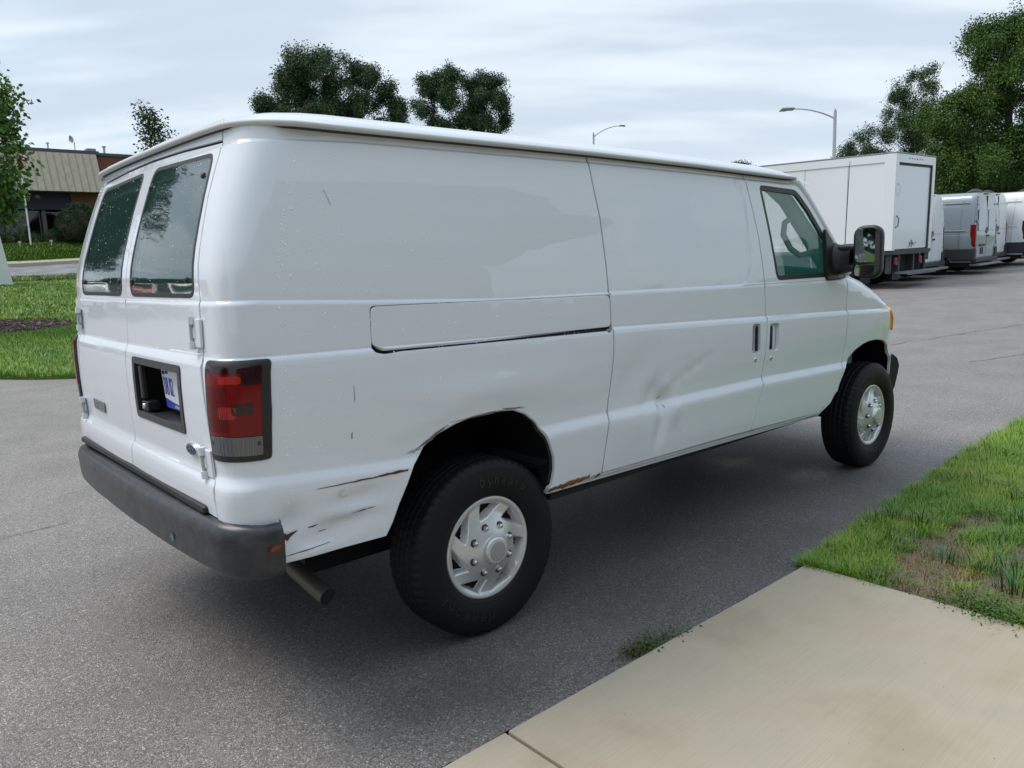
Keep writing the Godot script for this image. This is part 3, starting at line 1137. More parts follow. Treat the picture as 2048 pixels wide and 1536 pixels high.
func build_back_doors() -> void:
	for s in [1.0, -1.0]:
		var edge := [[0.866, 0.735], [0.86, 0.766], [0.825, 1.025], [0.79, 1.263], [0.775, 1.441], [0.75, 1.60], [0.72, 1.762], [0.71, 1.935], [0.708, 1.952]]
		var o := [[0.0, 0.765], [0.45, 0.755]]
		o.append_array(edge)
		o.append_array([[0.35, 1.965], [0.0, 1.97]])
		var rw := soft_back(REAR_WINDOW, 0.05)
		var holes := [rw]
		var rec := soft_back([[0.10, 1.215], [0.615, 1.215], [0.615, 0.985], [0.10, 0.985]], 0.012)
		if s > 0.0:
			holes.append(rec)
		var door := put("back_door", panel(backs(o), holes, s, 0.0, 0.003, 0.02), M.white_paint, van)
		door.set_meta("label", "right back door with plate recess" if s > 0.0 else "left back door with badge")
		put("window_seal", panel(rw, [MB.shrink(rw, 0.013)], s, 0.0015, -0.002, 0.012, 0.03), M.rubber_seal, door)
		put("window_glass", panel(MB.shrink(rw, 0.008), [], s, 0.0, 0.0, 0.0, 0.05), M.dark_glass, door)
		put("window_glass", panel(MB.shrink(rw, 0.009), [], s, -0.005, 0.0, 0.0, 0.05), M.dark_glass, door)
		put("window_frame", panel(MB.shrink(rw, -0.01), [softened(MB.shrink(rw, 0.052), 0.03)], s, -0.022, 0.0, 0.0, 0.05), M.grey_trim, door)
		for p in [[0.665, 1.505], [0.625, 1.85], [0.085, 1.505], [0.085, 1.86]]:
			var b := MB.new()
			b.lathe([Vector2(0.0, 0.008), Vector2(0.007, 0.007), Vector2(0.011, 0.004), Vector2(0.011, -0.002)], frame_at(on_back(p[0], p[1], s)), 12)
			put("window_bolt", b, M.rubber_seal, door)
		# hinges
		for y in [1.335, 0.912]:
			var hz := 0.765 if y > 1.2 else 0.80
			var hg := MB.new()
			hg.xf = frame_at(on_back(hz, y, s))
			var k: float = s
			hg.box(Vector3(0.010 * k, 0, 0.006), Vector3(0.055, 0.095, 0.012), 0.004)
			for dy in [0.040, -0.040]:
				hg.tube([Vector3(-0.020 * k, dy - 0.013, 0.016), Vector3(-0.020 * k, dy + 0.013, 0.016)], [0.0125, 0.0125], 10)
			hg.box(Vector3(-0.012 * k, 0.0, 0.010), Vector3(0.028, 0.036, 0.010), 0.003)
			put("door_hinge", hg, M.white_paint, door)
			var pin := MB.new()
			pin.xf = hg.xf
			pin.tube([Vector3(-0.020 * k, -0.052, 0.016), Vector3(-0.020 * k, 0.052, 0.016)], [0.007, 0.007], 8)
			put("hinge_pin", pin, M.door_grey, door)
		if s < 0.0:
			var bd := MB.new()
			bd.xf = frame_at(on_back(0.50, 0.955, s))
			bd.prism(MB.rounded(0.20, 0.046, 0.008), 0.0, 0.006, 0.0015)
			put("trim_badge", bd, M.steel_grey, door)
			for line in [["SUPER", 0.008], ["DUTY", -0.011]]:
				letter_plate(line[0], 0.017, frame_at(on_back(0.50, 0.955, s)) * Transform3D(Basis(), Vector3(-0.03, line[1], 0.0063)), M.chrome, door, "badge_lettering")
		else:
			# plate recess: frame, pocket, handle, lock
			put("recess_frame", panel(MB.shrink(rec, -0.004), [softened(MB.shrink(rec, 0.022), 0.01)], s, 0.004, 0.0, 0.02, 0.03), M.bumper_plastic, door)
			var f := frame_at(on_back(0.3575, 1.10, s))
			var pk := MB.new()
			pk.xf = f
			var hw := 0.2535
			var hh := 0.094
			var dep := -0.105
			var c := [Vector3(-hw, -hh, 0), Vector3(hw, -hh, 0), Vector3(hw, hh, 0), Vector3(-hw, hh, 0)]
			for k in 4:
				var a: Vector3 = c[k]
				var b: Vector3 = c[(k + 1) % 4]
				pk.flat(a, b, b + Vector3(0, 0, dep), a + Vector3(0, 0, dep), -(a + b))
			pk.flat(c[0] + Vector3(0, 0, dep), c[1] + Vector3(0, 0, dep), c[2] + Vector3(0, 0, dep), c[3] + Vector3(0, 0, dep), Vector3(0, 0, 1))
			put("recess_pocket", pk, M.black_plastic, door)
			var hb := MB.new()
			hb.xf = f
			hb.box(Vector3(-0.192, 0.022, -0.014), Vector3(0.034, 0.132, 0.022), 0.006)
			put("pull_handle", hb, M.black_plastic, door)
			var lb := MB.new()
			lb.xf = f
			lb.box(Vector3(-0.178, -0.070, -0.030), Vector3(0.07, 0.040, 0.05), 0.005)
			put("lock_block", lb, M.black_plastic, door)
			var lk := MB.new()
			lk.lathe([Vector2(0.0, 0.004), Vector2(0.009, 0.004), Vector2(0.012, 0.0), Vector2(0.012, -0.004)], f * Transform3D(Basis(), Vector3(-0.183, -0.07, -0.003)), 16)
			put("door_lock", lk, M.chrome, door)
			var pl := group_node("licence_plate", door)
			var pf := f * Transform3D(Basis(Vector3(1, 0, 0), 0.06), Vector3(0.062, 0.006, -0.055))
			var pw := MB.new()
			pw.xf = pf
			pw.prism(MB.rounded(0.286, 0.150, 0.01), 0.0, 0.003, 0.001)
			pl.add_child(named(pw, "plate_sheet", M.plate_white))
			var wave := PackedVector2Array([Vector2(-0.14, -0.073), Vector2(0.14, -0.073), Vector2(0.14, -0.066)])
			for k in 9:
				var t := k / 8.0
				wave.append(Vector2(lerpf(0.14, -0.14, t), -0.060 + 0.022 * t * t))
			var wb := MB.new()
			wb.xf = pf
			wb.prism(wave, 0.0, 0.0036)
			pl.add_child(named(wb, "plate_band", M.plate_blue))
			letter_plate("DB 02", 0.105, pf * Transform3D(Basis().scaled(Vector3(0.40, 1, 1)), Vector3(-0.083, 0.008, 0.0034)), M.plate_blue, pl, "plate_lettering")
			letter_plate("michigan.org", 0.014, pf * Transform3D(Basis(), Vector3(-0.01, -0.064, 0.0042)), M.plate_white, pl, "plate_lettering")
			letter_plate("MAY", 0.017, pf * Transform3D(Basis(), Vector3(-0.085, 0.062, 0.0034)), M.plate_blue, pl, "plate_lettering")
			var bolt := MB.new()
			bolt.xf = pf
			bolt.box(Vector3(-0.117, 0.060, 0.005), Vector3(0.014, 0.014, 0.006), 0.002)
			pl.add_child(named(bolt, "plate_bolt", M.rubber_seal))
			# oval emblem
			var em := group_node("maker_emblem", door)
			var ef := frame_at(on_back(0.668, 0.938, s))
			var oval := PackedVector2Array()
			var oval2 := PackedVector2Array()
			for k in 28:
				var an := TAU * k / 28
				oval.append(Vector2(cos(an) * 0.048, sin(an) * 0.022))
				oval2.append(Vector2(cos(an) * 0.043, sin(an) * 0.0175))
			var e1 := MB.new()
			e1.xf = ef
			e1.prism(oval, 0.0, 0.010, 0.003)
			em.add_child(named(e1, "emblem_rim", M.chrome))
			var e2 := MB.new()
			e2.xf = ef
			e2.prism(oval2, 0.008, 0.0112, 0.001)
			em.add_child(named(e2, "emblem_face", M.emblem_blue))
			letter_plate("Ford", 0.034, ef * Transform3D(Basis(Vector3(1, 0, 0), Vector3(0.22, 1, 0), Vector3(0, 0, 1)), Vector3(0, -0.001, 0.0113)), M.steel_grey, em, "emblem_lettering")
	for s in [1.0, -1.0]:
		put("tail_header", panel(backs([[0.0, 1.973], [0.35, 1.968], [0.70, 1.957], [0.70, 2.03], [0.0, 2.03]]), [], s, 0.0, 0.002, 0.01), M.white_paint, van)
	# dark rubber strip along the foot of the doors
	var st := MB.new()
	st.box(Vector3(-1.058, 0.752, -0.02), Vector3(0.03, 0.03, 1.62), 0.008)
	put("door_sill_strip", st, M.rubber_seal, van)

func named(mb, called: String, m: Material) -> MeshInstance3D:
	var o := MeshInstance3D.new()
	o.name = called
	o.mesh = mb.mesh() if mb is MB else mb
	o.material_override = m
	return o

func letter_plate(text: String, size: float, f: Transform3D, m: Material, parent: Node, called: String, deep := 0.0012) -> void:
	var t := TextMesh.new()
	var font := SystemFont.new()
	font.font_names = PackedStringArray(["Droid Sans"])
	t.font = font
	t.text = text
	t.font_size = 64
	t.pixel_size = size / 72.0
	t.depth = deep
	t.curve_step = 3.0
	var o := MeshInstance3D.new()
	o.name = called
	o.mesh = t
	o.material_override = m
	o.transform = f * Transform3D(Basis(), Vector3(0, 0, deep * 0.5))
	parent.add_child(o, true)

func build_roof_and_nose() -> void:
	# roof skin: crowned, from the rear edge to the windscreen header
	var pts := []
	for i in 41:
		var t := i / 40.0
		var x := lerpf(-0.862, 2.66, t)
		var row := []
		var fall := 0.0
		if x > 2.2:
			fall = 0.10 * pow((x - 2.2) / 0.46, 2.0)
		var back := clampf((x + 0.862) / 0.35, 0.0, 1.0)
		var crown := 0.118 * sqrt(maxf(1.0 - (1.0 - back) * (1.0 - back), 0.0)) + 0.004
		for j in 33:
			var a := (j / 32.0 - 0.5) * 2.0
			var w := sin(a * PI / 2)
			var zz := w * 0.905
			var h := crown * pow(maxf(1.0 - pow(absf(w), 2.6), 0.0), 0.55)
			var r := 0.14
			var inx := 0.0
			if absf(zz) > 0.905 - r:
				var q := (absf(zz) - (0.905 - r)) / r
				inx = r * (1.0 - sqrt(maxf(1.0 - q * q, 0.0)))
			row.append(Vector3(x + inx * (1.0 - t), lerp_in(PackedFloat32Array([-0.9, -0.5, 0.7, 1.5, 2.4, 2.7]), PackedFloat32Array([1.988, 1.992, 1.988, 1.977, 1.958, 1.945]), x) + h - fall * (0.4 + 0.6 * (1.0 - absf(w))), zz))
		pts.append(row)
	var mb := MB.new()
	mb.grid(pts, Vector3.UP)
	put("roof_skin", mb, M.white_paint, van)
	# drip rail all the way round the back
	var path := []
	for k in 30:
		path.append(Vector3(lerpf(2.44, -0.666, k / 29.0), 0, 0.915))
	for k in range(1, 8):
		var a := PI / 2 * k / 8.0
		path.append(Vector3(-0.666 - 0.20 * sin(a), 0, 0.715 + 0.20 * cos(a)))
	for k in 25:
		var zz := lerpf(0.715, -0.715, k / 24.0)
		path.append(Vector3(-0.866 - 0.010 * (1.0 - pow(zz / 0.715, 2.0)), 0, zz))
	for k in range(1, 8):
		var a := PI / 2 * (1.0 - k / 8.0)
		path.append(Vector3(-0.666 - 0.20 * sin(a), 0, -0.715 - 0.20 * cos(a)))
	for k in 30:
		path.append(Vector3(lerpf(-0.666, 2.44, k / 29.0), 0, -0.915))
	var rail := []
	var under := []
	for i in path.size():
		var p: Vector3 = path[i]
		var y := lerp_in(PackedFloat32Array([-0.9, -0.5, 0.7, 1.5, 2.4]), PackedFloat32Array([1.994, 1.990, 1.984, 1.972, 1.950]), p.x)
		if absf(p.z) < 0.9:
			y += 0.010 * (1.0 - pow(absf(p.z) / 0.9, 4.0))
		var t: Vector3 = (path[mini(i + 1, path.size() - 1)] - path[maxi(i - 1, 0)]).normalized()
		var o := Vector3(-t.z, 0, t.x)
		if o.dot(Vector3(p.x - 0.8, 0, p.z)) < 0.0:
			o = -o
		p.y = y
		var ring := []
		for k in 11:
			var an := PI * (k / 10.0) - PI / 2
			ring.append(p + o * (0.008 + 0.009 * cos(an)) + Vector3(0, 0.0095 * sin(an), 0))
		ring.push_front(p - o * 0.05 + Vector3(0, -0.006, 0))
		ring.push_back(p - o * 0.035 + Vector3(0, 0.014, 0))
		rail.append(ring)
		if true:
			under.append([p + o * 0.000 + Vector3(0, -0.0098, 0), p - o * 0.010 + Vector3(0, -0.0135, 0), p - o * 0.03 + Vector3(0, -0.0135, 0)])
	var rb := MB.new()
	rb.grid(rail, Vector3.ZERO)
	fix_out(rb, Vector3(0.8, 1.9, 0))
	put("drip_rail", rb, M.gutter_dirt, van)
	var ub := MB.new()
	ub.grid(under, Vector3.ZERO)
	put("rail_shade_strip", ub, M.seam_dark, van)  # dark strip paints in the thin shadow beneath the rail
	# bonnet
	var hood := []
	for i in 21:
		var x := lerpf(3.0, 4.13, i / 20.0)
		var half := 0.985 - lerp_in(nose_x, nose_z, x) - 0.10
		var row := []
		for j in 17:
			var w := (j / 16.0 - 0.5) * 2.0
			row.append(Vector3(x, lerp_in(top_x, top_y, x) - 0.006 + 0.05 * (1.0 - w * w), w * half))
		hood.append(row)
	var hb := MB.new()
	hb.grid(hood, Vector3.UP)
	put("bonnet", hb, M.white_paint, van)
	# nose: grille, headlamps
	var gr := MB.new()
	gr.box(Vector3(4.12, 0.85, 0), Vector3(0.12, 0.36, 1.30), 0.04)
	put("grille", gr, M.black_plastic, van)
	for s in [1.0, -1.0]:
		var hl := MB.new()
		hl.box(Vector3(4.12, 0.93, 0.60 * s), Vector3(0.13, 0.20, 0.24), 0.03)
		put("headlamp", hl, M.clear_lens, van)
	var fb := []
	for i in 31:
		var t := i / 30.0
		var uu := lerpf(3.96, 4.95, sin(t * PI)) if true else 0.0
		var sgn := 1.0 if t < 0.5 else -1.0
		var x := lerp_in(nose_u, nose_x, uu)
		var z: float = (1.0 - lerp_in(nose_u, nose_z, uu)) * sgn
		var o := Vector3(1, 0, 0.4 * sgn * (1.0 - sin(t * PI))).normalized()
		var ring := []
		for q in [[-0.05, 0.735], [0.035, 0.745], [0.075, 0.715], [0.095, 0.66], [0.085, 0.60], [0.06, 0.50], [0.04, 0.47], [-0.05, 0.47]]:
			ring.append(Vector3(x, q[1], z) + o * q[0])
		fb.append(ring)
	var fm := MB.new()
	fm.grid(fb, Vector3.ZERO)
	fix_out(fm, Vector3(3.4, 0.6, 0))
	for e in [0, 30]:
		var rg: Array = fb[e]
		for k in range(1, rg.size() - 1):
			fm.flat3(rg[0], rg[k], rg[k + 1], Vector3(-1, 0, 0.5 if e == 0 else -0.5))
	put("front_bumper", fm, M.black_plastic, van)
	# windscreen and its pillars
	var ws := []
	for i in 7:
		var t := i / 6.0
		var row := []
		for j in 13:
			var w := (j / 12.0 - 0.5) * 2.0
			var bow := 0.20 * (1.0 - w * w)
			row.append(Vector3(lerpf(3.10 + bow, 2.50 + bow * 0.7, t), lerpf(1.36, 1.935, t) + 0.02 * (1.0 - w * w) * t, w * lerpf(0.90, 0.85, t)))
		ws.append(row)
	var wm := MB.new()
	wm.grid(ws, Vector3(1, 0.5, 0))
	put("windscreen", wm, M.clear_glass, van)
	for s in [1.0, -1.0]:
		var pi := MB.new()
		pi.tube([Vector3(2.40, 1.955, 0.885 * s), Vector3(2.50, 1.93, 0.888 * s), Vector3(2.60, 1.85, 0.897 * s), Vector3(2.83, 1.615, 0.925 * s), Vector3(3.06, 1.375, 0.945 * s)], [0.022, 0.03, 0.032, 0.034, 0.036], 12)
		put("windscreen_pillar", pi, M.white_paint, van)
	# aerial on the right fender
	var ae := MB.new()
	ae.tube([Vector3(3.12, 1.37, 0.90), Vector3(3.135, 1.65, 0.90), Vector3(3.175, 2.09, 0.895)], [0.0035, 0.0028, 0.0018], 6)
	ae.lathe([Vector2(0.016, 0.0), Vector2(0.012, 0.02), Vector2(0.004, 0.03)], Transform3D(Basis(Vector3(1, 0, 0), -PI / 2), Vector3(3.12, 1.355, 0.90)), 10)
	put("aerial", ae, M.rubber_seal, van)

func fix_out(mb: MB, from: Vector3) -> void:
	# turn triangles whose normal points towards the inside
	for i in range(0, mb.v.size(), 3):
		var mid := (mb.v[i] + mb.v[i + 1] + mb.v[i + 2]) / 3.0
		var o := mid - from
		o.x *= 0.3 if absf(mid.z) > 0.8 and mid.x < 2.5 and mid.x > -0.7 else 1.0
		if (mb.n[i] + mb.n[i + 1] + mb.n[i + 2]).dot(o) < 0.0:
			mb.n[i] = -mb.n[i]
			mb.n[i + 1] = -mb.n[i + 1]
			mb.n[i + 2] = -mb.n[i + 2]
			var a := mb.v[i + 1]
			mb.v[i + 1] = mb.v[i + 2]
			mb.v[i + 2] = a
			var b := mb.n[i + 1]
			mb.n[i + 1] = mb.n[i + 2]
			mb.n[i + 2] = b

func build_inside() -> void:
	var fl := MB.new()
	fl.box(Vector3(1.5, 0.62, 0), Vector3(2.2, 0.06, 1.86))
	fl.box(Vector3(-0.78, 0.66, 0), Vector3(0.46, 0.06, 1.8))
	fl.box(Vector3(-0.1, 0.68, 0), Vector3(1.0, 0.06, 0.98))
	put("cargo_floor", fl, M.cargo_dark, van)
	var ins := MB.new()
	ins.box(Vector3(1.0, 1.955, 0), Vector3(3.1, 0.02, 1.66))
	put("headlining", ins, M.inner_metal, van)
	# chassis under the floor
	var ch := MB.new()
	for s in [1.0, -1.0]:
		ch.box(Vector3(1.75, 0.52, 0.42 * s), Vector3(5.0, 0.14, 0.09))
		ch.box(Vector3(1.5, 0.515, 0.93 * s), Vector3(2.3, 0.05, 0.05))
	for x in [0.6, 1.5, 2.4]:
		ch.box(Vector3(x, 0.49, 0), Vector3(0.10, 0.10, 0.9))
	ch.box(Vector3(1.5, 0.553, 0), Vector3(2.3, 0.02, 1.90))
	ch.box(Vector3(-0.1, 0.62, 0), Vector3(0.9, 0.02, 0.96))
	ch.box(Vector3(-0.78, 0.60, 0), Vector3(0.50, 0.02, 1.90))
	put("chassis", ch, M.under_dark, van)
	var ax := MB.new()
	ax.tube([Vector3(0, 0.37, -0.80), Vector3(0, 0.37, 0.80)], [0.05, 0.05], 14)
	ax.lathe([Vector2(0.0, -0.13), Vector2(0.09, -0.10), Vector2(0.14, 0.0), Vector2(0.09, 0.10), Vector2(0.0, 0.13)], Transform3D(Basis(), Vector3(0, 0.37, 0.08)), 20)
	ax.tube([Vector3(3.505, 0.36, -0.80), Vector3(3.505, 0.36, 0.80)], [0.05, 0.05], 14)
	put("axle", ax, M.under_dark, van)
	var ta := MB.new()
	ta.box(Vector3(0.55, 0.43, -0.2), Vector3(0.9, 0.22, 0.55), 0.05)
	ta.tube([Vector3(2.3, 0.40, 0.15), Vector3(0.6, 0.40, 0.25)], [0.09, 0.09], 14)
	put("fuel_tank", ta, M.under_dark, van)
	var ex := MB.new()
	ex.tube([Vector3(-0.25, 0.46, 0.30), Vector3(-0.55, 0.44, 0.36), Vector3(-0.66, 0.405, 0.45), Vector3(-0.675, 0.375, 0.56), Vector3(-0.665, 0.340, 0.70), Vector3(-0.655, 0.318, 0.79)], [0.033, 0.033, 0.033, 0.033, 0.033, 0.0335], 22, false)
	put("exhaust_pipe", ex, M.exhaust_steel, van)
	var e2 := MB.new()
	e2.tube([Vector3(-0.661, 0.331, 0.735), Vector3(-0.655, 0.3185, 0.788)], [0.0300, 0.0305], 22, true)
	put("exhaust_mouth", e2, M.well_black, van)
	# cab: dashboard, wheel, seats, pillar trim with a grab handle
	var da := MB.new()
	da.prism(PackedVector2Array([Vector2(2.72, 0.75), Vector2(3.30, 0.75), Vector2(3.30, 1.33), Vector2(3.0, 1.36), Vector2(2.80, 1.33), Vector2(2.72, 1.20)]), -0.90, 0.90, 0.02)
	put("dashboard", da, M.seat_cloth, van)
	var sw := MB.new()
	var ring := []
	for k in 33:
		var an := TAU * k / 32
		ring.append([])
		for q in 9:
			var b := TAU * q / 8
			var r := 0.185 + 0.016 * cos(b)
			var f := Transform3D(Basis(Vector3(0, 0, 1), 0.55), Vector3(2.62, 1.28, -0.42))
			ring[k].append(f * Vector3(0.016 * sin(b), r * cos(an), r * sin(an)))
	sw.grid(ring, Vector3.ZERO)
	put("steering_wheel", sw, M.seam_dark, van)
	for z in [0.42, -0.42]:
		var se := MB.new()
		se.box(Vector3(2.12, 0.93, z), Vector3(0.50, 0.16, 0.52), 0.05)
		se.box(Vector3(1.86, 1.26, z), Vector3(0.16, 0.64, 0.50), 0.06, Basis(Vector3(0, 0, 1), 0.16))
		se.box(Vector3(1.80, 1.66, z), Vector3(0.11, 0.17, 0.28), 0.05, Basis(Vector3(0, 0, 1), 0.16))
		put("seat", se, M.seat_cloth, van)
	var gt := MB.new()
	gt.tube([Vector3(2.36, 1.90, 0.80), Vector3(2.52, 1.83, 0.82), Vector3(2.75, 1.60, 0.86), Vector3(2.99, 1.37, 0.88)], [0.03, 0.045, 0.05, 0.055], 10)
	put("pillar_trim", gt, M.grey_trim, van)
	var gh := MB.new()
	gh.tube([Vector3(2.60, 1.745, 0.83), Vector3(2.545, 1.70, 0.80), Vector3(2.55, 1.63, 0.79), Vector3(2.62, 1.545, 0.80), Vector3(2.70, 1.50, 0.82), Vector3(2.765, 1.515, 0.85), Vector3(2.79, 1.54, 0.86)], [0.017, 0.018, 0.018, 0.018, 0.018, 0.018, 0.017], 10)
	put("grab_handle", gh, M.grey_trim, van)
	var hd := MB.new()
	hd.box(Vector3(2.26, 1.925, 0), Vector3(0.5, 0.03, 1.66), 0.01)
	put("sun_visor_panel", hd, M.grey_trim, van)

# ---------------------------------------------------------------- wheels
func build_wheels() -> void:
	var R := 0.372
	# tyre: profile swept round with tread blocks
	var prof := []
	for p in [[0.212, -0.088], [0.225, -0.100], [0.26, -0.111], [0.30, -0.1145], [0.335, -0.107], [0.350, -0.1005], [0.360, -0.094], [0.3665, -0.086], [0.369, -0.078]]:
		prof.append(Vector2(p[0], p[1]))
	for k in 29:
		prof.append(Vector2(0.372 - 0.003 * pow(absf(k - 14) / 14.0, 2.0), lerpf(-0.076, 0.076, k / 28.0)))
	for p in [[0.369, 0.078], [0.3665, 0.086], [0.360, 0.094], [0.350, 0.1005], [0.341, 0.1042], [0.3395, 0.1062], [0.334, 0.1078], [0.3325, 0.1075], [0.315, 0.1120], [0.30, 0.1145], [0.275, 0.1135], [0.255, 0.110], [0.240, 0.1045], [0.2385, 0.1028], [0.230, 0.100], [0.222, 0.097], [0.214, 0.086]]:
		prof.append(Vector2(p[0], p[1]))
	var pts := []
	var steps := 300
	for i in steps + 1:
		var an := TAU * i / steps
		var ph := i % 5
		var row := []
		for q in prof:
			var p: Vector2 = q
			var r := p.x
			if p.x > 0.3635:
				for g in [-0.048, -0.017, 0.017, 0.048]:
					if absf(p.y - g) < 0.0045:
						r -= 0.008
				if absf(p.y) > 0.055 and ph == 0:
					r -= 0.006
				elif absf(p.y) < 0.045 and (i + (2 if p.y > 0.0 else 0)) % 5 == 0:
					r -= 0.004
			elif p.x > 0.352 and ph == 0:
				r -= 0.003
			row.append(Vector3(cos(an) * r, sin(an) * r, p.y - (0.0025 if ph == 0 and p.x > 0.348 and p.x < 0.3665 and p.y > 0.0 else 0.0)))
		pts.append(row)
	var ty := MB.new()
	ty.grid(pts, Vector3.ZERO)
	for i in range(0, ty.v.size()):
		var a := Vector3(ty.v[i].x, ty.v[i].y, 0).normalized() * 0.30
		if ty.n[i].dot(ty.v[i] - a) < 0.0:
			ty.n[i] = -ty.n[i]
	for i in range(0, ty.v.size(), 3):
		if (ty.v[i + 1] - ty.v[i]).cross(ty.v[i + 2] - ty.v[i]).dot(ty.n[i] + ty.n[i + 1] + ty.n[i + 2]) > 0.0:
			var t := ty.v[i + 1]
			ty.v[i + 1] = ty.v[i + 2]
			ty.v[i + 2] = t
			t = ty.n[i + 1]
			ty.n[i + 1] = ty.n[i + 2]
			ty.n[i + 2] = t
	var tyre := ty.mesh()
	# cover: pressed disc with eight raked openings
	var C := 0.2195
	var tri := []
	for k in 7:
		var th := TAU * k / 7 + 0.30
		var a := Vector2.from_angle(th + 0.24) * (0.875 * C)
		var b := Vector2.from_angle(th - 0.34) * (0.87 * C)
		var c := Vector2.from_angle(th + 0.42) * (0.60 * C)
		var e := Vector2.from_angle(th + 0.16) * (0.61 * C)
		tri.append([a, b, e, c])
	var hgt := PackedFloat32Array([0.126, 0.1255, 0.1225, 0.116, 0.109, 0.0975, 0.0875, 0.0845, 0.0835, 0.086, 0.0905, 0.0925, 0.088, 0.072])
	var hr := PackedFloat32Array([0.0, 0.060, 0.072, 0.085, 0.10, 0.125, 0.15, 0.168, 0.186, 0.191, 0.199, 0.209, 0.2165, 0.2195])
	var depth := func(p: Vector2) -> float:
		var best := -1.0
		for t in tri:
			if p.distance_to(t[0]) > 0.13:
				continue
			var d := 1.0
			for k in 4:
				var a: Vector2 = t[k]
				var b: Vector2 = t[(k + 1) % 4]
				var e := (b - a).normalized()
				d = minf(d, -(e.x * (p.y - a.y) - e.y * (p.x - a.x)))
			best = maxf(best, d)
		return best
	var na := 256
	var rr := PackedFloat32Array()
	for k in 6:
		rr.append(0.058 + k * 0.008)
	var q := 0.106
	while q < 0.2205:
		rr.append(minf(q, C))
		q += 0.0032
	var g := []
	var dd := []
	for r in rr:
		var row := []
		var dr := PackedFloat32Array()
		for i in na + 1:
			var p := Vector2.from_angle(TAU * i / na) * r
			var ds: float = depth.call(p)
			dr.append(ds)
			var z := lerp_in(hr, hgt, r) - 0.034 * smoothstep(-0.003, 0.008, ds)
			row.append(Vector3(p.x, p.y, z))
		g.append(row)
		dd.append(dr)
	var cv := MB.new()
	var nn := []
	for i in g.size():
		var row := []
		for j in na + 1:
			var du: Vector3 = g[mini(i + 1, g.size() - 1)][j] - g[maxi(i - 1, 0)][j]
			var dv: Vector3 = g[i][(j + 1) % na] - g[i][(j - 1 + na) % na]
			var m := du.cross(dv).normalized()
			row.append(m if m.z > 0 else -m)
		nn.append(row)
	for i in g.size() - 1:
		for j in na:
			if minf(minf(dd[i][j], dd[i][j + 1]), minf(dd[i + 1][j], dd[i + 1][j + 1])) > 0.0056:
				continue
			cv.quad(g[i][j], g[i][j + 1], g[i + 1][j + 1], g[i + 1][j], nn[i][j], nn[i][j + 1], nn[i + 1][j + 1], nn[i + 1][j])
	var cover := cv.mesh()
	var cp := MB.new()
	cp.lathe([Vector2(0.0, 0.1495), Vector2(0.045, 0.1485), Vector2(0.052, 0.1465), Vector2(0.056, 0.143), Vector2(0.058, 0.137), Vector2(0.060, 0.128), Vector2(0.064, 0.1225)], Transform3D(), 36)
	var cap := cp.mesh()
	var wc := MB.new()
	wc.lathe([Vector2(0.0, 0.1508), Vector2(0.034, 0.1502), Vector2(0.041, 0.1492), Vector2(0.0415, 0.147)], Transform3D(), 30)
	var worn := wc.mesh()
	var bd := MB.new()
	bd.lathe([Vector2(0.0, 0.045), Vector2(0.215, 0.045), Vector2(0.216, -0.09)], Transform3D(), 40, false)
	var back := bd.mesh()
	var nt := MB.new()
	nt.lathe([Vector2(0.0, 0.018), Vector2(0.005, 0.0175), Vector2(0.009, 0.014), Vector2(0.0105, 0.006), Vector2(0.011, 0.0), Vector2(0.0135, -0.002)], Transform3D(), 14)
	var nut := nt.mesh()
	var nring := MB.new()
	nring.lathe([Vector2(0.0105, 0.0012), Vector2(0.0165, 0.0010), Vector2(0.017, -0.004)], Transform3D(), 16)
	var ringm := nring.mesh()
	var wheels := [[0.0, 1.0, 0.28], [3.505, 1.0, 0.66], [0.0, -1.0, 0.1], [3.505, -1.0, 0.4]]
	for w in wheels:
		var wh := group_node("wheel", van)
		wh.position = Vector3(w[0], R - 0.003, 0.855 * w[1])
		if w[1] < 0.0:
			wh.rotation.y = PI
		wh.set_meta("label", "rear wheel with worn blank hub cap" if w[0] == 0.0 else "front wheel with emblem hub cap")
		put("tyre", tyre, M.tyre_rubber, wh)
		put("wheel_disc", back, M.well_black, wh)
		var turn: float = w[2]
		put("wheel_cover", cover, M.wheel_silver, wh).rotation.z = turn
		put("hub_cap", cap, M.wheel_silver, wh)
		if w[0] == 0.0:
			put("cap_face", worn, M.worn_cap, wh)
		else:
			var ov := MB.new()
			var o2 := PackedVector2Array()
			var o3 := PackedVector2Array()
			for k in 24:
				var an := TAU * k / 24
				o2.append(Vector2(cos(an) * 0.034, sin(an) * 0.016).rotated(0.9))
				o3.append(Vector2(cos(an) * 0.030, sin(an) * 0.0125).rotated(0.9))
			ov.prism(o2, 0.147, 0.1508, 0.001)
			put("cap_face", ov, M.worn_cap, wh)
			var ov2 := MB.new()
			ov2.prism(o3, 0.147, 0.1516, 0.0005)
			put("cap_face", ov2, M.wheel_silver, wh)
		for k in 8:
			var an := TAU * k / 8 + turn + 0.03
			var n := put("lug_nut", nut, M.chrome, wh)
			n.position = Vector3(cos(an) * 0.099, sin(an) * 0.099, 0.1085)
			var nr := put("nut_ring", ringm, M.seam_dark, wh)
			nr.position = Vector3(cos(an) * 0.099, sin(an) * 0.099, 0.109)
		if w[1] > 0.0:
			var spin: float = 0.0 if w[0] == 0.0 else 0.9
			for word in [["Hankook", 266.0, 9.4, 0.062], ["Dynapro", 98.0, 7.6, 0.050]]:
				var deg: float = word[1]
				for ch in word[0]:
					var an := deg_to_rad(deg) + spin
					var up := Vector3(cos(an), sin(an), 0)
					var right := Vector3(sin(an), -cos(an), 0)
					letter_plate(ch, word[3], Transform3D(Basis(right, up, Vector3(0, 0, 1)), up * 0.288 + Vector3(0, 0, 0.1138)), M.tyre_letters, wh, "tyre_lettering", 0.0022)
					deg -= word[2]

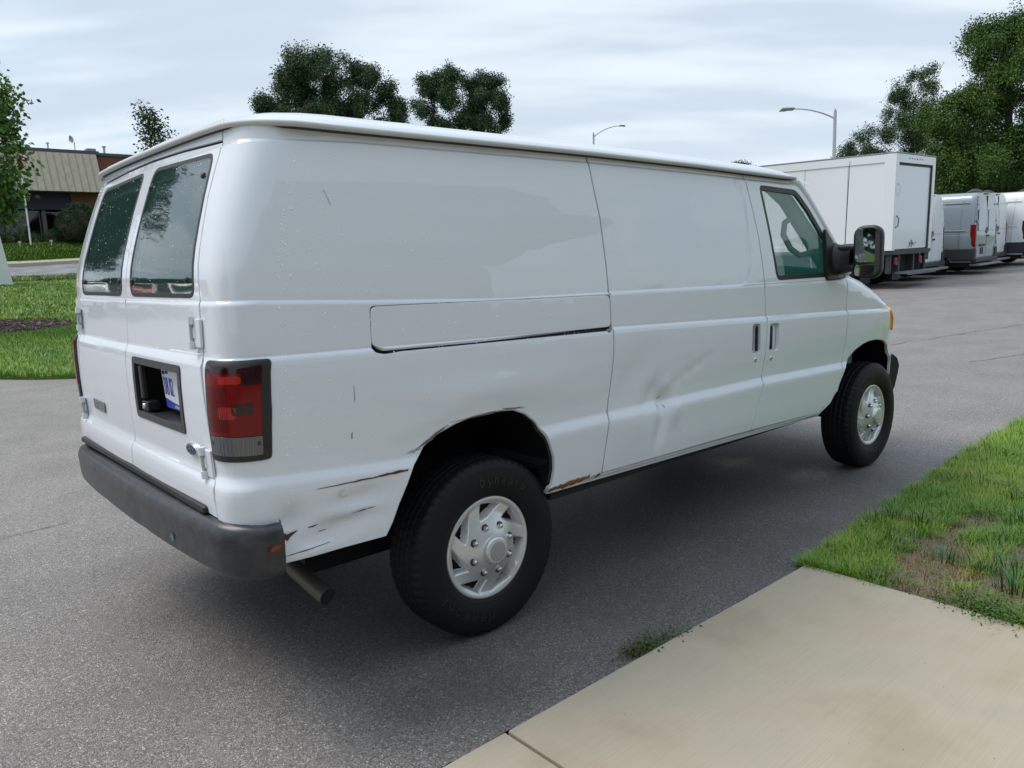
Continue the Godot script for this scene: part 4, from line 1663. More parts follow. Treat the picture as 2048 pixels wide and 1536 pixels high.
func build_rear_bumper() -> void:
	var path := []
	# (x, z, outward x, outward z, reach)
	for k in 8:
		path.append([lerpf(-0.915, -0.94, k / 7.0), 0.998, 0.0, 1.0, lerpf(0.18, 0.24, k / 7.0)])
	for k in range(1, 12):
		var a := PI / 2 * k / 12.0
		path.append([-0.94 - 0.075 * sin(a), 0.858 + 0.14 * cos(a), -sin(a), cos(a), lerpf(0.24, 1.0, smoothstep(0.0, 1.0, k / 12.0))])
	for k in 41:
		var zz := lerpf(0.858, -0.858, k / 40.0)
		path.append([-1.050 + 0.035 * pow(absf(zz) / 0.858, 2.2), zz, -1.0, 0.06 * zz, 1.0])
	for k in range(1, 12):
		var a := PI / 2 * (1.0 - k / 12.0)
		path.append([-0.94 - 0.075 * sin(a), -0.858 - 0.14 * cos(a), -sin(a), -cos(a), lerpf(1.0, 0.24, smoothstep(0.0, 1.0, k / 12.0))])
	for k in 8:
		path.append([lerpf(-0.94, -0.915, k / 7.0), -0.998, 0.0, -1.0, lerpf(0.24, 0.18, k / 7.0)])
	var sec := [[-0.03, 0.728], [0.0, 0.734], [0.03, 0.738], [0.046, 0.737], [0.058, 0.731], [0.068, 0.720], [0.074, 0.704], [0.076, 0.688], [0.0745, 0.670], [0.0735, 0.668], [0.073, 0.640], [0.071, 0.612], [0.068, 0.588], [0.062, 0.570], [0.052, 0.559], [0.036, 0.553], [-0.03, 0.552]]
	var rows_ := []
	for p in path:
		var ring := []
		var drop: float = 0.012 * (1.0 - p[4])
		var dz: float = 0.0035 * exp(-pow((p[1] - 0.22) / 0.05, 2.0)) + 0.002 * soft.get_noise_1d(p[1] * 3.0)
		for q in sec:
			var o: float = (q[0] * lerpf(0.55, 1.0, p[4]) if q[0] > 0.0 else q[0]) - dz
			var pz: float = p[1] + p[3] * o
			ring.append(Vector3(p[0] + p[2] * o, q[1] - (drop if q[1] > 0.66 else 0.0) - 0.022 * smoothstep(0.2, 1.0, -pz), pz if pz > 0.0 else pz * 0.965))
		rows_.append(ring)
	var mb := MB.new()
	mb.grid(rows_, Vector3.ZERO)
	fix_out(mb, Vector3(-0.7, 0.645, 0))
	for e in [0, rows_.size() - 1]:
		var rg: Array = rows_[e]
		for k in range(1, rg.size() - 1):
			mb.flat3(rg[0], rg[k], rg[k + 1], Vector3(1, 0, 0))
	var b := put("rear_bumper", mb, M.bumper_plastic, van)
	b.set_meta("label", "dark grey rear bumper, scuffed and peeling at the corner")
	# peeled corner, chips
	var mark := func(called: String, z0: float, z1: float, y0: float, y1: float, m: Material, seed_: int, corner: bool) -> void:
		var q := MB.new()
		var r2 := RandomNumberGenerator.new()
		r2.seed = seed_
		var c := Vector2((z0 + z1) / 2, (y0 + y1) / 2)
		var ring := []
		for k in 18:
			var an := TAU * k / 18
			var s := 0.7 + 0.3 * r2.randf()
			var p := c + Vector2(cos(an) * (z1 - z0) / 2, sin(an) * (y1 - y0) / 2) * s
			if corner:
				var a := clampf(p.x, 0.0, 1.0) * PI / 2
				ring.append([Vector3(-0.94 - 0.1455 * sin(a) + 0.005 * a, p.y, 0.893 + 0.1485 * cos(a) + 0.001), Vector3(-sin(a), 0, cos(a))])
			else:
				ring.append([Vector3(-1.1265 + 0.035 * pow(absf(p.x) / 0.858, 2.2), p.y, p.x), Vector3(-1, 0, 0)])
		for k in range(1, 17):
			q.tri(ring[0][0], ring[k][0], ring[k + 1][0], ring[0][1], ring[k][1], ring[k + 1][1])
		put(called, q, m, b)
	mark.call("paint_chip", 0.55, 0.578, 0.60, 0.635, M.paint_chip_teal, 3, false)
	mark.call("paint_chip", -0.42, -0.405, 0.668, 0.700, M.paint_chip_blue, 4, false)
	var rs := MB.new()
	var rs2 := MB.new()
	for part in [[-0.945, 0.655, 0.062, 0.020, 21, 0.0], [-0.948, 0.660, 0.040, 0.008, 25, 0.0012]]:
		var r3 := RandomNumberGenerator.new()
		r3.seed = part[4]
		var ring := []
		for k in 22:
			var an := TAU * k / 22
			var s: float = 0.8 + 0.2 * r3.randf()
			var x: float = part[0] + cos(an) * part[2] * s * 0.5
			ring.append(Vector3(x, part[1] + sin(an) * part[3] * s + (x + 0.94) * 0.15, 1.0475 + part[5] + (x + 0.935) * -0.06))
		for k in range(1, 21):
			(rs2 if part[5] == 0.0 else rs).flat3(ring[0], ring[k], ring[k + 1], Vector3(0, 0, 1))
	put("rust_patch", rs2, M.rust_brown, b)
	put("rust_patch", rs, M.rust_dull, b)

func build_mirror() -> void:
	var mi := group_node("wing_mirror", van)
	# sail on the door
	var uv := soft_side([[2.74, 1.66], [2.82, 1.585], [3.005, 1.395], [3.01, 1.345], [2.735, 1.345]], 0.02)
	put("mirror_base", panel(uv, [], 1.0, 0.016, 0.0, 0.025, 0.03), M.black_plastic, mi)
	var ft := MB.new()
	var rings := []
	for k in 9:
		var t := k / 8.0
		var e := 1.0 - pow(1.0 - t, 2.2)
		var cx := lerpf(2.875, 2.86, t)
		var z := lerpf(0.955, 1.075, t)
		var hy := lerpf(0.115, 0.075, e)
		var cy := lerpf(1.46, 1.475, t)
		var hx := lerpf(0.095, 0.032, e)
		var ring := []
		for j in 17:
			var an := TAU * j / 16
			ring.append(Vector3(cx + cos(an) * hx, cy + sin(an) * hy, z))
		rings.append(ring)
	ft.grid(rings, Vector3.ZERO)
	put("mirror_foot", ft, M.black_plastic, mi)
	var ar := MB.new()
	for y in [[1.535, 1.535], [1.415, 1.400]]:
		ar.tube([Vector3(2.865, y[0] - 0.01, 1.0), Vector3(2.86, y[0], 1.07), Vector3(2.855, y[1], 1.14), Vector3(2.85, y[1], 1.20)], [0.034, 0.027, 0.019, 0.019], 14)
	put("mirror_arm", ar, M.black_plastic, mi)
	var hx := 2.82
	var hd := MB.new()
	var rr := []
	var out := MB.rounded(0.165, 0.312, 0.058, Vector2(1.185, 1.507), 6)
	for lay in [[0.0, 0.90], [0.0, 1.0], [0.02, 1.02], [0.045, 1.0], [0.07, 0.88], [0.085, 0.6], [0.09, 0.05]]:
		var ring := []
		for k in out.size() + 1:
			var p := out[k % out.size()]
			var c := Vector2(1.185, 1.507)
			var q: Vector2 = c + (p - c) * lay[1]
			ring.append(Vector3(hx + lay[0], q.y, q.x))
		rr.append(ring)
	hd.grid(rr, Vector3.ZERO)
	put("mirror_head", hd, M.black_plastic, mi)
	var inner := func(w: float, h: float, cy: float, x: float, tilt: float) -> MB:
		var m := MB.new()
		m.xf = Transform3D(Basis(Vector3(0, 1, 0), -PI / 2 + tilt), Vector3(x, cy, 1.185))
		m.prism(MB.rounded(w, h, minf(w, h) * 0.22), 0.0, 0.004, 0.001)
		return m
	var pl := MB.new()
	pl.xf = Transform3D(Basis(Vector3(0, 1, 0), -PI / 2), Vector3(hx + 0.012, 1.507, 1.185))
	pl.prism(MB.rounded(0.156, 0.302, 0.05), 0.0, 0.004)
	put("mirror_bezel", pl, M.seam_dark, mi)
	put("mirror_glass", inner.call(0.136, 0.205, 1.548, hx + 0.004, 0.185), M.mirror_glass, mi)
	put("mirror_glass", inner.call(0.136, 0.066, 1.398, hx + 0.003, 0.21), M.mirror_glass, mi)

func build_marks() -> void:
	# rust, scrapes and scratches that stay on the skin
	var patch := func(called: String, pts: Array, m: Material, off: float) -> void:
		put(called, panel(sides(pts), [], 1.0, off, 0.0, 0.0, 0.02), m, van)
	var r := RandomNumberGenerator.new()
	r.seed = 404
	var ragged := func(a: Vector2, b: Vector2, w: float, n: int, taper: float) -> Array:
		var top := []
		var bot := []
		for k in n + 1:
			var t := float(k) / n
			var p := a.lerp(b, t)
			var s := w * (1.0 - taper * absf(t - 0.5) * 2.0)
			top.append([p.x, p.y + s * r.randf_range(0.3, 1.0)])
			bot.append([p.x + r.randf_range(-0.3, 0.3) * (b.x - a.x) / n, p.y - s * r.randf_range(0.3, 1.0)])
		bot.reverse()
		return top + bot
	patch.call("rust_patch", ragged.call(Vector2(0.312, 0.548), Vector2(0.56, 0.562), 0.024, 16, 0.55), M.rust, 0.0030)
	patch.call("rust_patch", ragged.call(Vector2(0.600, 0.545), Vector2(0.635, 0.560), 0.014, 4, 0.6), M.rust, 0.0030)
	patch.call("rust_streak", ragged.call(Vector2(-0.76, 0.803), Vector2(-0.415, 0.7905), 0.0042, 20, 0.75), M.rust_brown, 0.0022)
	patch.call("rust_streak", ragged.call(Vector2(-0.53, 0.797), Vector2(-0.405, 0.792), 0.0075, 7, 0.3), M.rust_brown, 0.0026)
	patch.call("scrape", ragged.call(Vector2(-0.36, 0.855), Vector2(-0.21, 0.925), 0.012, 12, 0.9), M.scuff, 0.0022)
	patch.call("scrape", ragged.call(Vector2(-0.40, 0.85), Vector2(-0.33, 0.858), 0.010, 6, 0.95), M.scuff_light, 0.0016)
	patch.call("scrape", ragged.call(Vector2(-0.20, 0.934), Vector2(0.17, 0.940), 0.0035, 18, 0.8), M.scuff, 0.0018)
	patch.call("scrape", ragged.call(Vector2(0.06, 0.948), Vector2(0.18, 0.933), 0.004, 8, 0.7), M.scuff, 0.0022)
	patch.call("scrape", ragged.call(Vector2(-0.64, 0.688), Vector2(-0.545, 0.690), 0.004, 8, 0.8), M.scuff, 0.0016)
	patch.call("scrape", ragged.call(Vector2(-0.80, 0.678), Vector2(-0.765, 0.681), 0.0035, 4, 0.6), M.seam_dark, 0.0016)
	patch.call("scrape", ragged.call(Vector2(-0.76, 0.652), Vector2(-0.715, 0.655), 0.006, 5, 0.7), M.scuff, 0.0016)
	patch.call("crease_crack", ragged.call(Vector2(-0.908, 0.600), Vector2(-0.73, 0.607), 0.002, 8, 0.4), M.seam_dark, 0.0016)
	patch.call("torn_edge", [[-0.917, 0.715], [-0.90, 0.705], [-0.892, 0.68], [-0.897, 0.668], [-0.917, 0.675]], M.seam_dark, 0.0030)
	patch.call("torn_edge", [[-0.894, 0.735], [-0.889, 0.722], [-0.893, 0.695], [-0.898, 0.70], [-0.893, 0.72]], M.seam_dark, 0.0032)
	patch.call("rust_patch", [[-0.893, 0.688], [-0.872, 0.672], [-0.83, 0.677], [-0.862, 0.660], [-0.872, 0.650], [-0.884, 0.662]], M.rust_brown, 0.0030)
	patch.call("dent_mark", ragged.call(Vector2(1.075, 0.835), Vector2(1.105, 0.85), 0.006, 4, 0.7), M.scuff, 0.0012)
	patch.call("dent_mark", ragged.call(Vector2(1.11, 0.805), Vector2(1.12, 0.79), 0.005, 3, 0.5), M.seam_dark, 0.0012)
	patch.call("dent_mark", ragged.call(Vector2(1.055, 0.80), Vector2(1.062, 0.815), 0.004, 3, 0.5), M.seam_dark, 0.0012)
	patch.call("scratch", ragged.call(Vector2(-0.69, 1.785), Vector2(-0.655, 1.735), 0.0012, 4, 0.6), M.scuff, 0.0008)
	patch.call("scratch", [[-0.602, 1.13], [-0.600, 1.13], [-0.601, 1.075], [-0.603, 1.075]], M.scuff, 0.0008)
	patch.call("scratch", [[-0.620, 0.965], [-0.616, 0.968], [-0.617, 0.945], [-0.621, 0.945]], M.scuff, 0.0008)
	for k in 7:
		var y := 0.775 - k * 0.008
		var x := -0.668 + r.randf_range(-0.01, 0.01)
		patch.call("scrape", ragged.call(Vector2(x - 0.012, y), Vector2(x + 0.012, y + 0.003), 0.0016, 3, 0.6), M.scuff_light, 0.0012)

func build_drops() -> void:
	var b := MB.new()
	b.lathe([Vector2(0.0, 0.55), Vector2(0.5, 0.48), Vector2(0.85, 0.25), Vector2(1.0, 0.0)], Transform3D(), 7)
	var drop := b.mesh()
	var r := RandomNumberGenerator.new()
	r.seed = 9
	var where := []
	for k in 3800:
		var s: Array
		if k < 3000:
			var x := -0.86 + 2.9 * pow(r.randf(), 2.0)
			var y := r.randf_range(0.62, 1.92)
			if x > -0.52 and y < 0.96 and x < 0.36:
				continue
			if x < -0.5 and r.randf() < 0.25 and y < 1.3:
				continue
			s = on_skin(x, y)
		else:
			var z := r.randf_range(-0.78, 0.82)
			var y := r.randf_range(0.80, 1.93)
			if absf(z) > 0.09 and absf(z) < 0.62 and y < 1.24 and y > 0.96 and z > 0.0:
				continue
			s = on_back(absf(z), y, signf(z))
		var f := frame_at(s)
		var glassy := k >= 3000
		var size := r.randf_range(0.0008, 0.0018) if r.randf() < 0.8 else r.randf_range(0.0018, 0.0034)
		size *= 0.65 if glassy else 0.85
		where.append(Transform3D(f.basis.scaled_local(Vector3(size, size * r.randf_range(0.9, 1.6), size)), f.origin + s[1] * 0.0004))
	var o := scatter("rain_drops", drop, M.drop_glint, where, PackedColorArray(), van)
	o.set_meta("label", "rain drops on the panels")

# ---------------------------------------------------------------- terrain
const BREAK_Z := [-400.0, -60.0, -51.0, -48.5, -46.0, -44.3, -37.5, -32.0, -18.0, -10.3, 400.0]
const RISE_Z := [4.2, 3.6, 3.5, 3.3, 2.75, 2.2, 1.51, 1.33, 0.40, 0.0, 0.0]
const BREAK_X := [-400.0, 6.0, 19.0, 25.0, 31.0, 60.0, 400.0]
const RISE_X := [0.0, 0.0, 0.47, 0.65, 0.85, 1.6, 3.0]

func step_in(xs: Array, ys: Array, x: float) -> float:
	for i in xs.size() - 1:
		if x <= xs[i + 1]:
			return lerpf(ys[i], ys[i + 1], clampf((x - xs[i]) / (xs[i + 1] - xs[i]), 0.0, 1.0))
	return ys[-1]

func ground_y(x: float, z: float) -> float:
	return step_in(BREAK_Z, RISE_Z, z) + step_in(BREAK_X, RISE_X, x)

func on_ground(x: float, z: float, up := 0.0) -> Vector3:
	return Vector3(x, ground_y(x, z) + up, z)

func sheet(poly: PackedVector2Array, off: float, skirt := 0.0) -> MB:
	# a patch of ground (outline in x, z) that follows the terrain
	var mb := MB.new()
	for i in BREAK_X.size() - 1:
		for j in BREAK_Z.size() - 1:
			var cell := PackedVector2Array([Vector2(BREAK_X[i], BREAK_Z[j]), Vector2(BREAK_X[i + 1], BREAK_Z[j]), Vector2(BREAK_X[i + 1], BREAK_Z[j + 1]), Vector2(BREAK_X[i], BREAK_Z[j + 1])])
			var mid := (cell[0] + cell[2]) * 0.5
			var e := 0.05
			var nrm := Vector3(ground_y(mid.x - e, mid.y) - ground_y(mid.x + e, mid.y), 2 * e, ground_y(mid.x, mid.y - e) - ground_y(mid.x, mid.y + e)).normalized()
			for pc in Geometry2D.intersect_polygons(cell, poly):
				var idx := Geometry2D.triangulate_polygon(pc)
				for t in range(0, idx.size(), 3):
					var a := on_ground(pc[idx[t]].x, pc[idx[t]].y, off)
					var b := on_ground(pc[idx[t + 1]].x, pc[idx[t + 1]].y, off)
					var c := on_ground(pc[idx[t + 2]].x, pc[idx[t + 2]].y, off)
					mb.tri(a, b, c, nrm, nrm, nrm)
	if skirt > 0.0:
		var cw := Geometry2D.is_polygon_clockwise(poly)
		for i in poly.size():
			var p := poly[i]
			var q := poly[(i + 1) % poly.size()]
			var n := Vector2(q.y - p.y, p.x - q.x).normalized() * (-1.0 if cw else 1.0)
			var parts := maxi(1, int(p.distance_to(q)))
			for k in parts:
				var a := on_ground(lerpf(p.x, q.x, float(k) / parts), lerpf(p.y, q.y, float(k) / parts), off)
				var b := on_ground(lerpf(p.x, q.x, float(k + 1) / parts), lerpf(p.y, q.y, float(k + 1) / parts), off)
				mb.flat(a, b, b - Vector3(0, skirt, 0), a - Vector3(0, skirt, 0), Vector3(n.x, 0, n.y))
	return mb

func rough_edge(a: Vector2, b: Vector2, amp: float, step: float, seed_: int) -> PackedVector2Array:
	var r := RandomNumberGenerator.new()
	r.seed = seed_
	var out := PackedVector2Array()
	var k := int(a.distance_to(b) / step)
	var n := (b - a).orthogonal().normalized()
	for i in k + 1:
		out.append(a.lerp(b, float(i) / k) + n * r.randf_range(-amp, amp))
	return out

func near_tone(x: float, z: float) -> float:
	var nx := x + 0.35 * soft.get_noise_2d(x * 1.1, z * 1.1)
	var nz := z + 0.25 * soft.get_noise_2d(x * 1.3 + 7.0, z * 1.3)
	var near_mask := smoothstep(-1.5, -0.1, nx) * (1.0 - smoothstep(3.1, 4.4, nx)) * smoothstep(-1.7, -0.7, nz) * (1.0 - 0.35 * smoothstep(1.0, 1.6, nz))
	var tone := 1.0 - 0.54 * near_mask
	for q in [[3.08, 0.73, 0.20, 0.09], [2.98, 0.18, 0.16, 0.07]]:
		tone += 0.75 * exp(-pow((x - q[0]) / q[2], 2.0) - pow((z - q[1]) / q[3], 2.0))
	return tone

func build_ground() -> void:
	struct("ground", sheet(PackedVector2Array([Vector2(-390, -390), Vector2(390, -390), Vector2(390, 390), Vector2(-390, 390)]), -0.09), M.lawn)
	var lot := PackedVector2Array([Vector2(-60, -34), Vector2(-60, 1.5)])
	lot.append_array(rough_edge(Vector2(-12, 1.515), Vector2(1.6, 1.518), 0.006, 0.05, 4))
	lot.append_array(PackedVector2Array([Vector2(1.9, 1.5), Vector2(4.2, 1.42), Vector2(7, 1.34), Vector2(12, 1.3), Vector2(75, 1.3), Vector2(75, -16), Vector2(44, -16), Vector2(18, -16), Vector2(16, -34)]))
	var near := PackedVector2Array([Vector2(-2.6, -2.2), Vector2(5.6, -2.2), Vector2(5.6, 4.0), Vector2(-2.6, 4.0)])
	var drive := MB.new()
	for pc in Geometry2D.clip_polygons(lot, near):
		var part := sheet(pc, 0.0, 0.1)
		drive.v.append_array(part.v)
		drive.n.append_array(part.n)
		drive.uv.append_array(part.uv)
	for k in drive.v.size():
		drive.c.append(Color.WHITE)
	# asphalt toned darker around and under the van, with two paler spots by the front wheel
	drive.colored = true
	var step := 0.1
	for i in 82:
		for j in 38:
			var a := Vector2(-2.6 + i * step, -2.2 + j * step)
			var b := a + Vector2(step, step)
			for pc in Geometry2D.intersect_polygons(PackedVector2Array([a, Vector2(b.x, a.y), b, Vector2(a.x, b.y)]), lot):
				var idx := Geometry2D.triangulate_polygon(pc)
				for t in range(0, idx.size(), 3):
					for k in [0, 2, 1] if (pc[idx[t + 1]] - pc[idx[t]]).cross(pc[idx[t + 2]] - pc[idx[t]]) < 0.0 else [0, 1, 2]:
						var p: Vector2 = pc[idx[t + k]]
						var f := near_tone(p.x, p.y)
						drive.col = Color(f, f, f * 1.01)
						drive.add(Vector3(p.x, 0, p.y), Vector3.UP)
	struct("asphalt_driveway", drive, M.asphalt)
	# concrete walk in slabs, just proud of the asphalt
	var pave := group_node("concrete_walk", self)
	pave.set_meta("kind", "structure")
	var xs := [-6.28, -3.36, -0.435, 1.505]
	for i in 3:
		for j in 3:
			var z0: float = 1.53 + j * 2.9
			var a := Vector2(xs[i] + 0.005, z0 + 0.004)
			var b := Vector2(xs[i + 1] - 0.005, z0 + 2.892)
			var slab := MB.new()
			slab.box(Vector3((a.x + b.x) / 2, -0.03, (a.y + b.y) / 2), Vector3(b.x - a.x, 0.10, b.y - a.y), 0.006)
			put("concrete_slab", slab, M.concrete, pave)
	var joint := MB.new()
	joint.box(Vector3(-2.4, -0.06, 5.9), Vector3(7.8, 0.08, 8.86))
	put("joint_filler", joint, M.under_dark, pave)
	# verge with bare soil on the right, lawn on the far left
	var verge := PackedVector2Array([Vector2(1.512, 10.2)])
	verge.append_array(rough_edge(Vector2(1.512, 1.56), Vector2(4.2, 1.39), 0.02, 0.12, 5))
	verge.append_array(rough_edge(Vector2(4.4, 1.37), Vector2(12.0, 1.22), 0.03, 0.2, 6))
	verge.append_array(PackedVector2Array([Vector2(40, 1.2), Vector2(40, 10.2)]))
	struct("verge_soil", sheet(verge, 0.004, 0.08), M.soil)
	var lawn := PackedVector2Array([Vector2(0.6, -37.3), Vector2(0.2, -24), Vector2(-0.8, -16), Vector2(-0.9, -11.9), Vector2(-0.06, -10.74), Vector2(0.9, -9.8), Vector2(3, -8.8), Vector2(7, -9.0), Vector2(11, -12), Vector2(13, -20), Vector2(15, -37.3)])
	struct("lawn", sheet(lawn, 0.04, 0.12), M.lawn)
	struct("far_lawn", sheet(PackedVector2Array([Vector2(-70, -60), Vector2(60, -60), Vector2(60, -44.75), Vector2(-70, -44.75)]), 0.10, 0.1), M.lawn)
	struct("street", sheet(PackedVector2Array([Vector2(-70, -44.4), Vector2(40, -44.4), Vector2(40, -37.4), Vector2(-70, -37.4)]), -0.02), M.road_asphalt)
	struct("street_line", sheet(PackedVector2Array([Vector2(-70, -39.25), Vector2(40, -39.25), Vector2(40, -38.85), Vector2(-70, -38.85)]), -0.014), M.line_paint)
	struct("street_kerb", sheet(PackedVector2Array([Vector2(-70, -44.8), Vector2(40, -44.8), Vector2(40, -44.4), Vector2(-70, -44.4)]), 0.13, 0.2), M.kerb_concrete)
	struct("near_walk", sheet(PackedVector2Array([Vector2(-40, -32.5), Vector2(4.55, -32.5), Vector2(4.4, -31.9), Vector2(-40, -31.9)]), 0.05, 0.02), M.kerb_concrete)
	# bay lines behind the parked vans
	for k in 5:
		var x := 21.3 + k * 2.56
		struct("bay_line", sheet(PackedVector2Array([Vector2(x, -9.5), Vector2(x + 0.1, -9.5), Vector2(x + 0.1, -3.6), Vector2(x, -3.6)]), 0.006), M.bay_paint)
	var crack := MB.new()
	var r := RandomNumberGenerator.new()
	r.seed = 12
	var px := -1.6
	while px < -0.95:
		crack.flat(Vector3(px, 0.004, -2.06 - 0.006 * r.randf() + (px + 1.3) * -0.1), Vector3(px + 0.05, 0.004, -2.06 - 0.006 * r.randf() + (px + 1.25) * -0.1), Vector3(px + 0.05, 0.004, -2.068 + (px + 1.25) * -0.1), Vector3(px, 0.004, -2.068 + (px + 1.3) * -0.1), Vector3.UP)
		px += 0.05
	for line in [[Vector2(8.6, -0.1), Vector2(10.5, 0.7)], [Vector2(9.2, -1.6), Vector2(13.5, -0.3)], [Vector2(-4.2, -2.9), Vector2(-1.6, -2.03)]]:
		var n := 24
		var last: Vector2 = line[0]
		for k in range(1, n + 1):
			var p: Vector2 = line[0].lerp(line[1], float(k) / n) + Vector2(r.randf_range(-0.03, 0.03), r.randf_range(-0.03, 0.03))
			var w := (p - last).orthogonal().normalized() * r.randf_range(0.003, 0.006)
			crack.flat(on_ground(last.x - w.x, last.y - w.y, 0.004), on_ground(last.x + w.x, last.y + w.y, 0.004), on_ground(p.x + w.x, p.y + w.y, 0.004), on_ground(p.x - w.x, p.y - w.y, 0.004), Vector3.UP)
			last = p
	struct("asphalt_crack", crack, M.under_dark)

# ---------------------------------------------------------------- far side of the street
func blk(called: String, a: Vector3, b: Vector3, m: Material, parent: Node, bevel := 0.0) -> MeshInstance3D:
	var mb := MB.new()
	mb.box((a + b) / 2, (b - a).abs(), bevel)
	return put(called, mb, m, parent)

func build_street_side() -> void:
	var b := thing("office_building", "low brick office building with tan metal mansard roof across the street", "building", Vector3(9, 3.5, -52))
	var p := func(x: float, y: float, z: float) -> Vector3: return Vector3(x - 9.0, y - 3.5, z + 52.0)
	blk("brick_wall", p.call(10.4, 3.2, -58), p.call(24.0, 9.1, -52.05), M.brick_dark, b)
	blk("back_wall", p.call(-8.0, 3.2, -58), p.call(10.4, 9.0, -54.0), M.brick_dark, b)
	blk("fascia", p.call(-8.0, 5.72, -53.9), p.call(10.38, 6.78, -52.15), M.navy_fascia, b)
	blk("parapet", p.call(-8.0, 9.12, -58), p.call(12.25, 9.34, -51.75), M.parapet, b)
	blk("parapet", p.call(12.26, 9.10, -58), p.call(24.0, 9.28, -51.95), M.parapet, b)
	blk("floor_slab", p.call(-8.0, 3.2, -54.0), p.call(10.4, 3.52, -52.0), M.parapet, b)
	# mansard: standing-seam panels, each its own sheet
	var x := 12.05
	var k := 0
	while x > -5.0:
		var mb := MB.new()
		var l := x - 0.40
		mb.flat(p.call(l + 0.012, 6.72, -50.7), p.call(x - 0.012, 6.72, -50.7), p.call(x - 0.012, 9.12, -51.7), p.call(l + 0.012, 9.12, -51.7), Vector3(0, 0.4, 1))
		mb.flat(p.call(l, 6.72, -50.7), p.call(x, 6.72, -50.7), p.call(x, 6.78, -52.1), p.call(l, 6.78, -52.1), Vector3(0, -1, 0))
		put("roof_panel", mb, M.tan_metal, b)
		var s := MB.new()
		s.tube([p.call(l, 6.72, -50.68), p.call(l, 9.12, -51.68)], [0.022, 0.022], 6)
		put("roof_seam", s, M.tan_seam, b)
		x -= 0.40
		k += 1
	var cheek := MB.new()
	cheek.flat3(p.call(12.05, 6.72, -50.7), p.call(12.05, 9.12, -51.7), p.call(12.05, 6.72, -52.1), Vector3(1, 0, 0))
	cheek.flat3(p.call(12.05, 9.12, -51.7), p.call(12.05, 6.72, -52.1), p.call(12.05, 9.12, -52.1), Vector3(1, 0, 0))
	put("roof_end", cheek, M.tan_metal, b)
	# shop front
	for w in [[3.6, 5.7], [5.75, 6.75], [6.82, 8.72]]:
		var win := blk("window", p.call(w[0], 4.02, -52.75), p.call(w[1], 5.68, -52.72), M.shop_glass, b)
		for e in [[w[0], w[0] + 0.06], [w[1] - 0.06, w[1]]]:
			blk("window_frame", p.call(e[0], 3.95, -52.8), p.call(e[1], 5.72, -52.68), M.dark_frame, win)
		blk("window_sill", p.call(w[0], 3.9, -52.8), p.call(w[1], 4.02, -52.66), M.dark_frame, win)
	blk("door_post", p.call(8.78, 3.55, -52.8), p.call(9.0, 5.72, -52.4), M.dark_frame, b)
	var door := blk("door", p.call(9.05, 3.62, -53.1), p.call(10.1, 5.7, -53.06), M.shop_glass, b)
	blk("door_frame", p.call(10.1, 3.6, -53.15), p.call(10.2, 5.72, -53.0), M.dark_frame, door)
	for c in [[6.9, 0.8], [8.2, 0.6], [7.6, 0.5]]:
		blk("office_furniture", p.call(c[0], 3.62, -53.7), p.call(c[0] + c[1], 4.3 + c[1] * 0.4, -53.3), M.grey_trim, b)
	# on its roof
	for q in [[9.9, 9.95, -54.0, 0.05], [12.9, 9.8, -53.0, 0.07]]:
		var mb := MB.new()
		mb.tube([p.call(q[0], 9.2, q[2]), p.call(q[0], q[1], q[2])], [q[3], q[3]], 10)
		mb.tube([p.call(q[0], q[1], q[2]), p.call(q[0], q[1] + 0.06, q[2])], [q[3] * 2.0, q[3] * 1.8], 10)
		put("vent_pipe", mb, M.lamp_pole, b)
	var dish := MB.new()
	dish.tube([p.call(11.2, 9.3, -53.0), p.call(11.2, 10.0, -53.0)], [0.025, 0.025], 8)
	for q in [[-0.12, 0.1], [0.14, 0.1], [0.0, -0.2]]:
		dish.tube([p.call(11.2, 9.55, -53.0), p.call(11.2 + q[0], 9.3, -53.0 + q[1])], [0.014, 0.014], 6)
	put("dish_mast", dish, M.lamp_head, b)
	var d2 := MB.new()
	d2.lathe([Vector2(0.03, 0.16), Vector2(0.14, 0.11), Vector2(0.24, 0.0), Vector2(0.25, -0.03), Vector2(0.19, 0.08), Vector2(0.03, 0.14)], Transform3D(Basis(Vector3(0, 1, 0), PI / 2 + 0.1), p.call(11.02, 10.15, -53.0)), 18)
	put("dish", d2, M.lamp_pole, b)
	blk("air_unit", p.call(12.0, 9.3, -54.2), p.call(12.55, 9.75, -53.5), M.lamp_head, b, 0.03)
	blk("air_unit", p.call(11.55, 9.3, -54.0), p.call(11.75, 9.42, -53.8), M.lamp_head, b, 0.02)
	# bushes
	bush("round_bush", "large clipped dark green round bush before the brick office", on_ground(10.0, -48.6), [[0.0, 1.2, 0.0, 1.25], [-0.45, 1.0, 0.2, 1.05], [0.5, 0.95, 0.1, 1.0], [0.1, 1.55, 0.0, 0.85]], 4200, 0.55, 31, Color(0.020, 0.048, 0.016))
	bush("low_hedge", "low clipped hedge left of the round bush under the office window", on_ground(7.3, -49.4), [[-0.9, 0.25, 0.0, 0.5], [-0.3, 0.3, 0.0, 0.5], [0.35, 0.25, 0.0, 0.5], [-1.5, 0.3, 0.0, 0.5]], 1500, 0.5, 32, Color(0.03, 0.065, 0.018))
	bush("low_hedge", "rounded low shrub between the hedge and the round bush", on_ground(8.65, -49.2), [[0.0, 0.3, 0.0, 0.62], [0.3, 0.2, 0.1, 0.5]], 900, 0.5, 33, Color(0.035, 0.07, 0.02))
